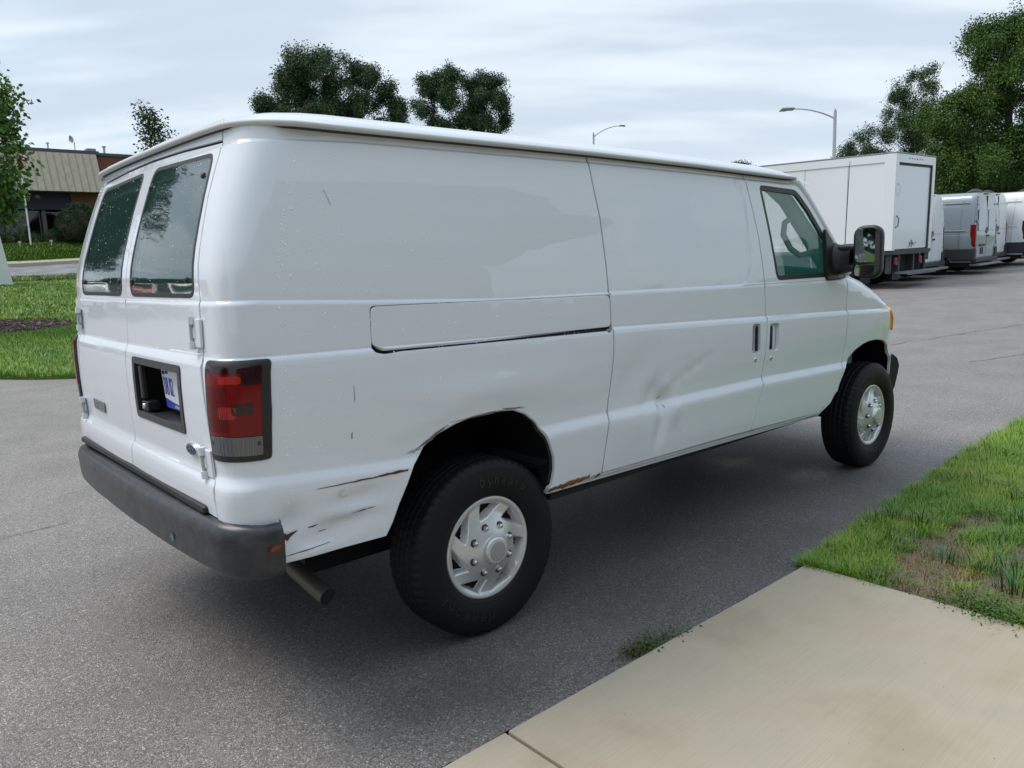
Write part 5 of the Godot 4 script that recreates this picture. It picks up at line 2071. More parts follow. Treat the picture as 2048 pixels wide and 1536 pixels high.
	for q in [6.6, 8.15]:
		var st := thing("garden_light", "small white garden light standing in the lawn %s" % ("left of the flagpole" if q < 7.0 else "right of the flagpole"), "garden light", on_ground(q, -47.6, 0.1))
		var mb := MB.new()
		mb.tube([Vector3(0, 0, 0), Vector3(0, 0.32, 0)], [0.02, 0.02], 6)
		put("stake", mb, M.pylon_white, st)
		blk("lamp_housing", Vector3(-0.07, 0.30, -0.05), Vector3(0.07, 0.40, 0.05), M.lamp_pole, st, 0.01)
	# flag
	var f := thing("flagpole", "slender white flagpole on the lawn before the office", "flagpole", on_ground(7.2, -48.0))
	var pole := MB.new()
	pole.tube([Vector3(0, 0, 0), Vector3(0, 6.0, 0)], [0.05, 0.035], 8)
	put("pole", pole, M.pylon_white, f)
	var fl := thing("flag", "small red and white striped flag hanging behind the young tree", "flag", on_ground(7.2, -48.0))
	for s in 5:
		var st := []
		for i in 2:
			var row := []
			for j in 7:
				var t := j / 6.0
				row.append(Vector3(-0.15 + t * 0.52, 5.35 - (s + i) * 0.10 - t * t * 0.22, 0.06 + 0.06 * sin(t * 7.0 + s * 0.4)))
			st.append(row)
		var m2 := MB.new()
		m2.grid(st, Vector3(0, 0, 1))
		put("stripe", m2, M.flag_red if s % 2 == 0 else M.flag_white, fl)
	# pylon by the street
	var py := thing("sign_pylon", "tapering white pylon at the left edge behind the young tree", "pylon", on_ground(2.75, -30.7))
	var pm := MB.new()
	var rr := []
	for q in [[0.0, 0.62], [0.2, 0.58], [2.9, 0.28], [3.0, 0.25]]:
		var ring := []
		for c in [[-1, -1], [1, -1], [1, 1], [-1, 1], [-1, -1]]:
			ring.append(Vector3(c[0] * q[1], q[0], c[1] * q[1] * 0.6))
		rr.append(ring)
	for i in 3:
		for j in 4:
			pm.flat(rr[i][j], rr[i][j + 1], rr[i + 1][j + 1], rr[i + 1][j], rr[i][j] + rr[i][j + 1] - Vector3(0, 2 * rr[i][j].y, 0))
	pm.flat(rr[3][0], rr[3][1], rr[3][2], rr[3][3], Vector3.UP)
	put("shaft", pm, M.pylon_white, py)
	# what stands behind the camera and mirrors in paint and glass
	var w := thing("grey_building", "plain grey building mirrored in the van's side, behind the viewer", "building", Vector3(-4, 0, 17))
	blk("wall", Vector3(-18, -0.2, 0), Vector3(17.5, 8.3, 8), M.wall_grey, w)
	var eave := MB.new()
	eave.prism(PackedVector2Array([Vector2(-18.4, 7.9), Vector2(-18.4, 8.7), Vector2(19.0, 8.7), Vector2(23.5, 6.3), Vector2(17.4, 5.4)]), -0.6, 8.2)
	put("roof_edge", eave, M.wall_grey, w)
	for k2 in 7:
		var wx := -16.0 + k2 * 4.6
		var win := blk("window", Vector3(wx, 1.1, -0.02), Vector3(wx + 2.4, 2.7, 0.1), M.shop_glass, w)
		blk("window_sill", Vector3(wx - 0.1, 0.98, -0.12), Vector3(wx + 2.5, 1.1, 0.1), M.kerb_concrete, win)

func lamp_post(label: String, at: Vector3, h: float, arm: Vector3, r: float) -> void:
	var o := thing("street_lamp", label, "street lamp", at, 0.0, "street lamps")
	var mb := MB.new()
	mb.tube([Vector3.ZERO, Vector3(0, h, 0), Vector3(0, h + 0.12, 0)], [r * 1.25, r * 0.85, r * 0.3], 12)
	put("pole", mb, M.lamp_pole, o)
	var a := MB.new()
	var s := Vector3(0, h - 0.25, 0)
	var pts := []
	for k in 8:
		var t := k / 7.0
		pts.append(s + Vector3(arm.x * t, arm.y * (1.0 - (1.0 - t) * (1.0 - t)), arm.z * t))
	a.tube(pts, [r * 0.5, r * 0.48, r * 0.46, r * 0.43, r * 0.4, r * 0.38, r * 0.36, r * 0.34], 8)
	put("arm", a, M.lamp_pole, o)
	var hd := MB.new()
	var dir := Vector3(arm.x, 0, arm.z).normalized()
	hd.box(s + arm + dir * 0.22, Vector3(0.52, 0.10, 0.26), 0.04, Basis(dir, Vector3.UP, dir.cross(Vector3.UP)))
	hd.box(s + arm + dir * 0.40 - Vector3(0, 0.05, 0), Vector3(0.28, 0.05, 0.2), 0.02, Basis(dir, Vector3.UP, dir.cross(Vector3.UP)))
	put("lamp_head", hd, M.lamp_head, o)

# ---------------------------------------------------------------- parked vehicles
func wheel_simple(parent: Node, at: Vector3, r: float, w: float, out: float) -> void:
	var wh := group_node("wheel", parent)
	wh.position = at
	var f := Transform3D(Basis(Vector3(0, 1, 0), PI / 2 * out), Vector3.ZERO)
	var t := MB.new()
	t.lathe([Vector2(r * 0.6, -w / 2), Vector2(r * 0.9, -w / 2), Vector2(r, -w * 0.36), Vector2(r, w * 0.36), Vector2(r * 0.93, w / 2), Vector2(r * 0.62, w / 2), Vector2(r * 0.58, w * 0.3)], f, 28)
	put("tyre", t, M.tyre_rubber, wh)
	var c := MB.new()
	c.lathe([Vector2(0, w * 0.42), Vector2(r * 0.2, w * 0.42), Vector2(r * 0.26, w * 0.2), Vector2(r * 0.5, w * 0.15), Vector2(r * 0.58, w * 0.42), Vector2(r * 0.62, w * 0.44)], f, 28)
	put("rim", c, M.wheel_silver, wh)

func delivery_van(paint: Material, label: String, at: Vector3, turn: float) -> Node3D:
	# tail at z = 0, nose towards -z
	var o := thing("delivery_van", label, "van", at, turn, "vans parked in a row")
	var sec := [[0.90, 0.36], [0.955, 0.50], [0.98, 0.75], [0.985, 1.0], [0.982, 1.16], [0.978, 1.19], [0.97, 1.21], [0.965, 1.4], [0.945, 1.7], [0.92, 1.98], [0.89, 2.18], [0.855, 2.29], [0.80, 2.37], [0.70, 2.425], [0.5, 2.45], [0.25, 2.462]]
	var full := []
	for s in sec:
		full.append(Vector2(s[0], s[1]))
	full.append(Vector2(0, 2.465))
	for k in sec.size():
		var s = sec[sec.size() - 1 - k]
		full.append(Vector2(-s[0], s[1]))
	var rings := []
	for q in [[0.0, 0.955, 0.985], [-0.02, 0.975, 0.992], [-0.06, 0.99, 0.997], [-0.14, 1.0, 1.0], [-0.8, 1.0, 1.0], [-2.0, 1.0, 1.0], [-3.6, 1.0, 1.0], [-4.3, 0.99, 0.985], [-4.7, 0.97, 0.90], [-5.1, 0.95, 0.70], [-5.5, 0.92, 0.50], [-5.8, 0.85, 0.42], [-5.9, 0.75, 0.36]]:
		var ring := []
		for p in full:
			var y: float = 0.36 + (p.y - 0.36) * q[2]
			ring.append(Vector3(p.x * q[1], y, q[0] - (0.06 * pow(maxf(y - 1.0, 0.0) / 1.45, 2.0) if q[0] > -0.2 else 0.0)))
		rings.append(ring)
	var body := MB.new()
	body.grid(rings, Vector3.ZERO)
	fix_out(body, Vector3(0, 1.2, -2.5))
	for k in range(1, full.size() - 1):
		body.flat3(rings[0][0], rings[0][k], rings[0][k + 1], Vector3(0, 0, 1))
	for k in range(1, full.size() - 1):
		body.flat3(rings[12][0], rings[12][k], rings[12][k + 1], Vector3(0, 0, -1))
	put("body", body, paint, o)
	var lean := func(y: float) -> float: return -0.06 * pow(maxf(y - 1.0, 0.0) / 1.45, 2.0)
	for s in [1.0, -1.0]:
		# door leaf, curved with the tail
		var g := []
		for i in 15:
			var y := lerpf(0.53, 2.33, i / 14.0)
			var half := 0.80 if y < 1.9 else 0.80 - 0.10 * pow((y - 1.9) / 0.43, 2.0)
			var row := []
			for j in 8:
				var xx: float = lerpf(0.012, half, j / 7.0)
				row.append(Vector3(xx * s, y, 0.022 + lean.call(y) - 0.012 * pow(xx / 0.8, 4.0)))
			g.append(row)
		var d := MB.new()
		d.grid(g, Vector3(0, 0, 1))
		for i in 14:
			d.flat(g[i][7], g[i + 1][7], g[i + 1][7] - Vector3(0, 0, 0.03), g[i][7] - Vector3(0, 0, 0.03), Vector3(s, 0, 0))
		for j in 7:
			d.flat(g[14][j], g[14][j + 1], g[14][j + 1] - Vector3(0, 0, 0.03), g[14][j] - Vector3(0, 0, 0.03), Vector3.UP)
		var leaf := put("rear_door", d, paint, o)
		var gr := []
		for q in [[1.27, 0.0], [1.30, 0.0], [1.96, 0.0], [2.05, 0.0]]:
			gr.append(q[0])
		var win := MB.new()
		var wp := MB.rounded(0.60, 0.64, 0.07)
		win.xf = Transform3D(Basis(Vector3(1, 0, 0), -0.03), Vector3(0.42 * s, 1.62, 0.012))
		win.prism(wp, 0.0, 0.012, 0.008)
		put("window_blank", win, paint, leaf)
		for y in [0.75, 1.55, 2.05]:
			blk("door_hinge", Vector3(0.80 * s - 0.03, y, -0.0), Vector3(0.80 * s + 0.03, y + 0.07, 0.035), paint, leaf, 0.008)
		# tail lamp
		var tl := MB.new()
		tl.prism(PackedVector2Array([Vector2(-0.055, -0.33), Vector2(0.05, -0.33), Vector2(0.07, -0.25), Vector2(0.075, 0.33), Vector2(-0.05, 0.33)]), -0.10, 0.045, 0.02)
		var lamp := put("tail_lamp", tl, M.red_lens, o)
		lamp.position = Vector3(0.905, 1.16, -0.01) if s < 0.0 else Vector3(0.925, 1.16, -0.045)
		if s < 0.0:
			lamp.position.x = -0.905
		lamp.scale = Vector3(s, 1, 1) if s < 0.0 else Vector3(0.6, 1, 1)
		var lw := MB.new()
		lw.box(Vector3(0.01, -0.22, 0.046), Vector3(0.09, 0.09, 0.01), 0.004)
		put("lamp_window", lw, M.red_glow, lamp)
		var lw2 := MB.new()
		lw2.box(Vector3(0.01, -0.29, 0.046), Vector3(0.09, 0.05, 0.01), 0.004)
		put("lamp_window", lw2, M.red_lens_dark, lamp)
		blk("side_cladding", Vector3(0.96 * s, 0.52, -5.0), Vector3(1.0 * s, 0.78, -0.55), M.cladding, o, 0.015)
		blk("sill_panel", Vector3(0.93 * s, 0.32, -4.6), Vector3(0.985 * s, 0.52, -1.5), M.steel_grey, o, 0.015)
		blk("side_rail", Vector3(0.972 * s, 1.30, -4.4), Vector3(0.985 * s, 1.335, -0.25), paint, o, 0.005)
		blk("roof_crease", Vector3(0.905 * s, 2.12, -4.2), Vector3(0.925 * s, 2.15, -0.2), paint, o, 0.006)
		var seam := MB.new()
		seam.tube([Vector3(0.99 * s, 0.6, -0.42), Vector3(0.992 * s, 1.0, -0.42), Vector3(0.948 * s, 1.7, -0.40), Vector3(0.895 * s, 2.18, -0.37), Vector3(0.80 * s, 2.385, -0.35)], [0.004, 0.004, 0.004, 0.004, 0.004], 6)
		put("panel_seam", seam, M.steel_grey, o)
		blk("bumper_corner", Vector3(0.80 * s, 0.42, -0.62), Vector3(1.0 * s, 0.80, 0.05), M.cladding, o, 0.04)
		wheel_simple(o, Vector3(0.85 * s, 0.345, -1.0), 0.345, 0.22, s)
		wheel_simple(o, Vector3(0.85 * s, 0.345, -4.7), 0.345, 0.22, s)
	blk("rear_bumper", Vector3(-0.96, 0.36, -0.05), Vector3(0.96, 0.50, 0.09), M.cladding, o, 0.03)
	blk("tow_step", Vector3(-0.92, 0.26, -0.1), Vector3(0.92, 0.33, 0.20), M.steel_grey, o, 0.02)
	blk("underbody", Vector3(-0.85, 0.22, -5.3), Vector3(0.85, 0.40, -0.1), M.under_dark, o)
	blk("number_plate", Vector3(-0.46, 0.60, 0.02), Vector3(-0.20, 0.80, 0.032), M.cladding, o, 0.003)
	blk("plate_light", Vector3(-0.56, 0.835, 0.015), Vector3(-0.10, 0.90, 0.05), M.cladding, o, 0.015)
	blk("door_handle", Vector3(0.03, 1.12, 0.02), Vector3(0.20, 1.17, 0.05), M.cladding, o, 0.012)
	blk("door_seam", Vector3(-0.004, 0.53, 0.0), Vector3(0.004, 2.34, 0.0225 - 0.05), M.seam_dark, o)
	blk("top_brake_lamp", Vector3(-0.16, 2.375, -0.10), Vector3(0.16, 2.42, -0.02), M.red_lens, o, 0.012)
	var em := MB.new()
	var rg := []
	for k in 25:
		var an := TAU * k / 24
		var row := []
		for j in 7:
			var bb := TAU * j / 6
			row.append(Vector3((0.085 + 0.009 * cos(bb)) * cos(an), (0.085 + 0.009 * cos(bb)) * sin(an), 0.009 * sin(bb)))
		rg.append(row)
	em.grid(rg, Vector3.ZERO)
	for k in 3:
		var an := PI / 2 + TAU * k / 3
		em.tube([Vector3.ZERO, Vector3(cos(an), sin(an), 0) * 0.083], [0.012, 0.004], 6)
	var e := put("maker_emblem", em, M.steel_grey, o)
	e.position = Vector3(0.0, 1.30, 0.03)
	var hump := MB.new()
	var hp := []
	for i in 5:
		var row := []
		for j in 9:
			var t := j / 8.0
			row.append(Vector3(lerpf(-0.16, 0.16, i / 4.0) * 1.0, 2.45 + 0.12 * sin(t * PI) * (1.0 - pow(absf(i - 2) / 2.2, 4.0)), -0.12 - t * 0.5))
		hp.append(row)
	hump.grid(hp, Vector3.UP)
	put("roof_pod", hump, M.cladding, o)
	return o

func build_lot_vehicles() -> void:
	var tilt := 0.021
	var rows_ := [[22.5, -5.85, M.truck_white, "white delivery van between the box truck and the grey van"], [25.1, -5.25, M.silver_paint, "grey delivery van in the row of parked white vans"], [27.55, -5.7, M.truck_white, "white delivery van right of the grey van, its rear doors in view"], [29.55, -5.15, M.truck_white, "white delivery van last on the right, cut by the photo's edge"]]
	for q in rows_:
		var v := delivery_van(q[2], q[3], on_ground(q[0], q[1]), 0.0)
		v.rotation = Vector3(tilt, 0, 0.024)
	# box truck
	var t := thing("box_truck", "white box truck parked at the near end of the row", "truck", on_ground(19.8, -5.3))
	t.rotation = Vector3(tilt, 0, 0.012)
	blk("cargo_box", Vector3(-1.2, 0.99, -5.6), Vector3(1.2, 3.36, -0.04), M.truck_white, t, 0.02)
	for s in [-1.0, 1.0]:
		blk("top_rail", Vector3(1.195 * s, 3.17, -5.62), Vector3(1.222 * s, 3.39, -0.02), M.truck_white, t, 0.006)
		blk("bottom_rail", Vector3(1.195 * s, 0.97, -5.62), Vector3(1.225 * s, 1.10, -0.02), M.truck_white, t, 0.006)
		blk("corner_post", Vector3(1.06 * s, 0.97, -0.30), Vector3(1.228 * s, 3.38, 0.0), M.truck_white, t, 0.012)
		for k in 4:
			blk("side_seam", Vector3(1.2 * s, 1.1, -1.25 - k * 1.2), Vector3(1.2035 * s, 3.17, -1.23 - k * 1.2), M.door_grey, t)
	blk("roof_cap", Vector3(-1.23, 3.37, -5.63), Vector3(1.23, 3.41, 0.01), M.steel_grey, t, 0.01)
	blk("door_header", Vector3(-1.06, 3.16, -0.2), Vector3(1.06, 3.38, 0.0), M.truck_white, t, 0.008)
	for k in 6:
		blk("marker_lamp" if k > 2 else "rivet_plate", Vector3(-0.5 + k * 0.16, 3.26, 0.0), Vector3(-0.46 + k * 0.16, 3.29, 0.012), M.red_lens_dark if k > 2 else M.steel_grey, t, 0.004)
	var door := blk("roll_door", Vector3(-1.05, 1.0, -0.14), Vector3(0.98, 3.15, -0.08), M.door_grey, t)
	for k in 7:
		blk("door_panel", Vector3(-1.05, 1.01 + k * 0.305, -0.085), Vector3(0.975, 1.305 + k * 0.305, -0.070), M.door_grey, door, 0.004)
	blk("door_jamb", Vector3(0.985, 0.99, -0.16), Vector3(1.058, 3.16, -0.012), M.seam_dark, t)
	blk("door_jamb", Vector3(-1.06, 3.10, -0.16), Vector3(1.0, 3.16, -0.03), M.seam_dark, t)
	var latch := MB.new()
	for q in [[-0.14, 1.04, 0.0, 1.22], [0.0, 1.22, 0.16, 1.10], [0.05, 1.04, 0.05, 1.2], [0.16, 1.10, 0.30, 1.16], [-0.14, 1.16, -0.02, 1.06]]:
		latch.tube([Vector3(q[0], q[1], -0.04), Vector3(q[2], q[3], -0.04)], [0.016, 0.012], 6)
	latch.box(Vector3(0.05, 1.13, -0.05), Vector3(0.22, 0.06, 0.03), 0.008)
	put("door_latch", latch, M.steel_grey, door)
	for q in [[2.35, 2.65], [1.55, 1.85]]:
		var gh := MB.new()
		gh.tube([Vector3(-1.11, q[0], 0.0), Vector3(-1.09, q[0] + 0.03, 0.05), Vector3(-1.05, q[1] - 0.08, 0.05), Vector3(-1.08, q[1], 0.0)], [0.016, 0.016, 0.016, 0.016], 8)
		put("grab_handle", gh, M.truck_white if q[0] > 2.0 else M.steel_grey, t)
	blk("rear_sill", Vector3(-1.2, 0.86, -0.2), Vector3(1.2, 0.985, -0.01), M.cladding, t, 0.01)
	for x in [-1.12, -0.62, 0.30, 1.05]:
		blk("frame_post", Vector3(x, 0.38, -0.2), Vector3(x + 0.10, 0.86, -0.08), M.cladding, t, 0.01)
	blk("rear_plate", Vector3(-1.15, 0.42, -0.5), Vector3(1.15, 0.86, -0.25), M.under_dark, t)
	var step := blk("rear_step", Vector3(-0.75, 0.36, -0.1), Vector3(1.15, 0.42, 0.22), M.steel_grey, t, 0.01)
	for k in 16:
		blk("step_tooth", Vector3(-0.72 + k * 0.115, 0.34, 0.21), Vector3(-0.66 + k * 0.115, 0.415, 0.232), M.steel_grey, step)
	for x in [-0.93, 0.62]:
		blk("tail_lamp", Vector3(x, 0.60, -0.12), Vector3(x + 0.22, 0.80, -0.05), M.red_lens, t, 0.03)
		blk("reverse_lamp", Vector3(x + 0.13, 0.58, -0.10), Vector3(x + 0.22, 0.67, -0.045), M.clear_lens, t, 0.02)
	for x in [-1.2, -1.2, -1.0]:
		blk("side_reflector", Vector3(x, 0.72, -0.35), Vector3(x + 0.05, 0.80, -0.24), M.red_lens, t, 0.01)
	for x in [-0.95, 0.95]:
		wheel_simple(t, Vector3(x, 0.40, -1.35), 0.40, 0.45, signf(x))
		wheel_simple(t, Vector3(x, 0.40, -5.9), 0.40, 0.25, signf(x))
		blk("mud_flap", Vector3(x - 0.27, 0.12, -0.78), Vector3(x + 0.27, 0.70, -0.76), M.rubber_seal, t)
	blk("chassis", Vector3(-0.45, 0.5, -7.0), Vector3(0.45, 0.75, -0.3), M.under_dark, t)
	var cab := MB.new()
	cab.xf = Transform3D(Basis(Vector3(0, 1, 0), -PI / 2), Vector3.ZERO)
	cab.prism(PackedVector2Array([Vector2(-7.6, 0.5), Vector2(-5.65, 0.5), Vector2(-5.65, 2.2), Vector2(-6.3, 2.2), Vector2(-6.9, 1.45), Vector2(-7.55, 1.25)]), -0.98, 0.98, 0.05)
	put("cab", cab, M.truck_white, t)
	var bc := thing("beacon", "small amber beacon above the last white vans at the right", "beacon", on_ground(36.0, -8.0))
	var bm := MB.new()
	bm.lathe([Vector2(0.0, 0.26), Vector2(0.05, 0.24), Vector2(0.075, 0.16), Vector2(0.08, 0.02), Vector2(0.09, 0.0)], Transform3D(Basis(Vector3(1, 0, 0), -PI / 2), Vector3(0, 2.05, 0)), 14)
	put("lens", bm, M.amber_beacon, bc)
	blk("mast", Vector3(-0.03, 0, -0.03), Vector3(0.03, 2.05, 0.03), M.cladding, bc)
	lamp_post("tall grey street lamp behind the box truck, arm to the left", on_ground(29.06, -12.1), 6.05, Vector3(-1.25, 0.42, -1.1), 0.07)
	lamp_post("distant street lamp rising behind the van's roof, arm to the right", on_ground(50.0, -44.2), 8.7, Vector3(1.7, 0.85, 1.5), 0.09)
	# cars on the left, seen only in the back windows
	var cars := [[-3.2, -24.0, M.car_dark, "dark parked car mirrored in the van's back window"], [-5.6, -24.4, M.truck_white, "white parked car mirrored in the van's back window"], [-8.0, -24.0, M.car_red, "red parked car mirrored in the van's back window"], [-10.4, -24.3, M.car_silver, "silver parked car mirrored in the van's back window"]]
	for c in cars:
		var o := thing("parked_car", c[3], "car", on_ground(c[0], c[1]), 0.0, "cars mirrored in the back windows")
		var side := PackedVector2Array([Vector2(-2.2, 0.3), Vector2(2.2, 0.3), Vector2(2.25, 0.6), Vector2(2.1, 0.82), Vector2(1.2, 0.95), Vector2(0.5, 1.42), Vector2(-1.0, 1.45), Vector2(-1.7, 1.0), Vector2(-2.2, 0.92)])
		var b := MB.new()
		b.xf = Transform3D(Basis(Vector3(0, 1, 0), -PI / 2), Vector3.ZERO)
		b.prism(side, -0.88, 0.88, 0.08)
		put("body", b, c[2], o)
		var g := MB.new()
		g.xf = b.xf
		g.prism(PackedVector2Array([Vector2(-1.55, 0.98), Vector2(1.1, 0.98), Vector2(0.45, 1.38), Vector2(-0.95, 1.40)]), -0.89, 0.89, 0.01)
		put("side_window", g, M.car_dark, o)
		blk("windscreen", Vector3(-0.7, 1.0, 0.75), Vector3(0.7, 1.32, 0.95), M.car_dark, o, 0.05)
		for s in [-1.0, 1.0]:
			blk("headlamp", Vector3(0.45 * s - 0.15, 0.62, 2.1), Vector3(0.45 * s + 0.15, 0.76, 2.2), M.clear_lens, o, 0.03)
			wheel_simple(o, Vector3(0.8 * s, 0.32, 1.35), 0.32, 0.2, s)
			wheel_simple(o, Vector3(0.8 * s, 0.32, -1.35), 0.32, 0.2, s)

# ---------------------------------------------------------------- plants
var leaf_sets := {}

func leaf_cluster(seed_: int, count: int, size: float, spread: float, narrow := 0.55) -> ArrayMesh:
	var key := "%d_%d" % [seed_, count]
	if leaf_sets.has(key):
		return leaf_sets[key]
	var r := RandomNumberGenerator.new()
	r.seed = seed_
	var mb := MB.new()
	for k in count:
		var p := Vector3(r.randfn(), r.randfn(), r.randfn()) * spread * 0.5
		var d := (p.normalized() + Vector3(r.randf_range(-0.7, 0.7), r.randf_range(-0.9, 0.3), r.randf_range(-0.7, 0.7))).normalized()
		var s := d.cross(Vector3(r.randfn(), r.randfn(), r.randfn())).normalized()
		var n := s.cross(d).normalized()
		if n.y < 0.0:
			n = -n
		var L := size * r.randf_range(0.7, 1.2)
		var W := L * narrow * 0.5
		var mid := p + d * L * 0.45 - n * L * 0.06
		var tip := p + d * L - n * L * 0.2
		var nl := (n + s * 0.35).normalized()
		var nr := (n - s * 0.35).normalized()
		mb.tri(p, mid + s * W, tip, nl, nl, nl)
		mb.tri(p, tip, mid - s * W, nr, nr, nr)
	leaf_sets[key] = mb.mesh()
	return leaf_sets[key]

func leaf_tint(base: Color, r: RandomNumberGenerator, p: Vector3, amount := 0.35) -> Color:
	var m := soft.get_noise_3d(p.x * 0.55, p.y * 0.55, p.z * 0.55) * 1.2
	var k := 1.0 + amount * m + r.randf_range(-0.11, 0.11)
	return Color(base.r * k * (1.0 + 0.25 * m), base.g * k, base.b * k)

func tree(called: String, label: String, at: Vector3, trunk: float, lobes: Array, n: int, leaf: Mesh, scale: float, base: Color, seed_: int, gap := 0.12, depth := 0.55, lean := 0.0, layers := 3) -> void:
	# lobes: [sideways, height, radius]; sideways runs along the street grid
	var r := RandomNumberGenerator.new()
	r.seed = seed_
	var o := thing(called, label, "tree", at)
	var full := []
	var half := 0.0
	var top := 0.0
	var low := 1e9
	for l in lobes:
		half = maxf(half, absf(l[0]) + l[2])
		top = maxf(top, l[1])
		low = minf(low, l[1])
	for l in lobes:
		for k in layers:
			var dz := (0.0 if k == 0 else r.randf_range(-1.0, 1.0)) * half * depth * sqrt(maxf(0.15, 1.0 - pow(absf(l[0]) / half, 2.0)))
			var s := 1.0 if k == 0 else r.randf_range(0.75, 1.0)
			full.append([rgt * l[0] + fwd * dz + Vector3(0, l[1] - (0.0 if k == 0 else r.randf() * l[2] * 0.8), 0), l[2] * s])
	# trunk and limbs
	var tm := MB.new()
	var pts := []
	var rad := []
	var mid := rgt * lean
	for k in 9:
		var t := k / 8.0
		pts.append(Vector3(r.randf_range(-1, 1) * trunk * 0.5 * t, t * top * 0.93, r.randf_range(-1, 1) * trunk * 0.5 * t) + mid * t)
		rad.append(maxf(trunk * (1.15 - 1.05 * t), 0.012))
	tm.tube(pts, rad, 10)
	put("trunk", tm, M.bark, o)
	var lm := MB.new()
	for f in full:
		var c: Vector3 = f[0]
		var t := clampf((c.y - absf(Vector2(c.x, c.z).length()) * 0.75) / (top * 0.93), 0.12, 0.95)
		var i := int(t * 8.0)
		var s: Vector3 = pts[i].lerp(pts[mini(i + 1, 8)], t * 8.0 - i)
		var bend: Vector3 = s.lerp(c, 0.5) + Vector3(r.randf_range(-0.1, 0.1), -0.06 * s.distance_to(c), r.randf_range(-0.1, 0.1)) * f[1]
		var w := maxf(trunk * 0.34 * (1.1 - t), trunk * 0.07)
		lm.tube([s, bend, c], [w, w * 0.65, w * 0.3], 6, false)
		for k in 5:
			var d := Vector3(r.randfn(), r.randfn() + 0.4, r.randfn()).normalized()
			var e: Vector3 = c + d * f[1] * 0.9
			lm.tube([c, c.lerp(e, 0.5) + Vector3(0, 0.05, 0) * f[1], e], [w * 0.3, w * 0.2, w * 0.08], 5, false)
	put("limbs", lm, M.bark, o)
	# foliage
	var where := []
	var tint := PackedColorArray()
	var vol := 0.0
	# each lobe is a handful of smaller clumps with air between them
	var clumps := []
	for f in full:
		clumps.append([f[0], f[1] * 0.5])
		for k in 7:
			var d := Vector3(r.randfn(), r.randfn() * 0.9 + 0.1, r.randfn()).normalized()
			clumps.append([f[0] + d * f[1] * r.randf_range(0.55, 0.85), f[1] * r.randf_range(0.26, 0.46)])
	full = clumps
	for f in full:
		vol += f[1] * f[1]
	for f in full:
		var count := int(n * f[1] * f[1] / vol)
		for k in count:
			var d := Vector3(r.randfn(), r.randfn(), r.randfn()).normalized()
			var rr: float = f[1] * pow(r.randf(), 0.36) * r.randf_range(0.8, 1.12)
			var p: Vector3 = f[0] + d * rr
			var wv := at + p
			if soft.get_noise_3d(wv.x * 0.62, wv.y * 0.62, wv.z * 0.62) < -0.35 + gap:
				continue
			var s := scale * r.randf_range(0.7, 1.3)
			var up := (d + Vector3(0, 0.9, 0)).normalized()
			var q := up.cross(Vector3(r.randfn(), r.randfn(), r.randfn())).normalized()
			where.append(Transform3D(Basis(q, up, q.cross(up)).scaled(Vector3(s, s, s)), p))
			tint.append(leaf_tint(base, r, wv))
	scatter("crown", leaf, M.leaf, where, tint, o)

func bush(called: String, label: String, at: Vector3, lobes: Array, n: int, scale: float, seed_: int, base: Color) -> void:
	var r := RandomNumberGenerator.new()
	r.seed = seed_
	var o := thing(called, label, "bush", at)
	var core := MB.new()
	for l in lobes:
		core.lathe([Vector2(0, -0.78), Vector2(0.5, -0.6), Vector2(0.78, 0.0), Vector2(0.5, 0.6), Vector2(0, 0.78)], Transform3D(Basis(Vector3(1, 0, 0), -PI / 2).scaled(Vector3.ONE * l[3]), Vector3(l[0], l[1], l[2])), 14)
	put("stems", core, M.bark, o)
	var where := []
	var tint := PackedColorArray()
	var leaf := leaf_cluster(5, 12, 0.14, 0.2, 0.5)
	for k in n:
		var l: Array = lobes[k % lobes.size()]
		var d := Vector3(r.randfn(), r.randfn() + 0.15, r.randfn()).normalized()
		var p: Vector3 = Vector3(l[0], l[1], l[2]) + d * l[3] * r.randf_range(0.72, 1.02)
		if p.y < 0.02:
			continue
		var q := d.cross(Vector3(r.randfn(), r.randfn(), r.randfn())).normalized()
		var s := scale * r.randf_range(0.7, 1.2)
		where.append(Transform3D(Basis(q, d, q.cross(d)).scaled(Vector3(s, s, s)), p))
		tint.append(leaf_tint(base, r, (at + p) * 3.0, 0.5))
	scatter("foliage", leaf, M.leaf, where, tint, o)

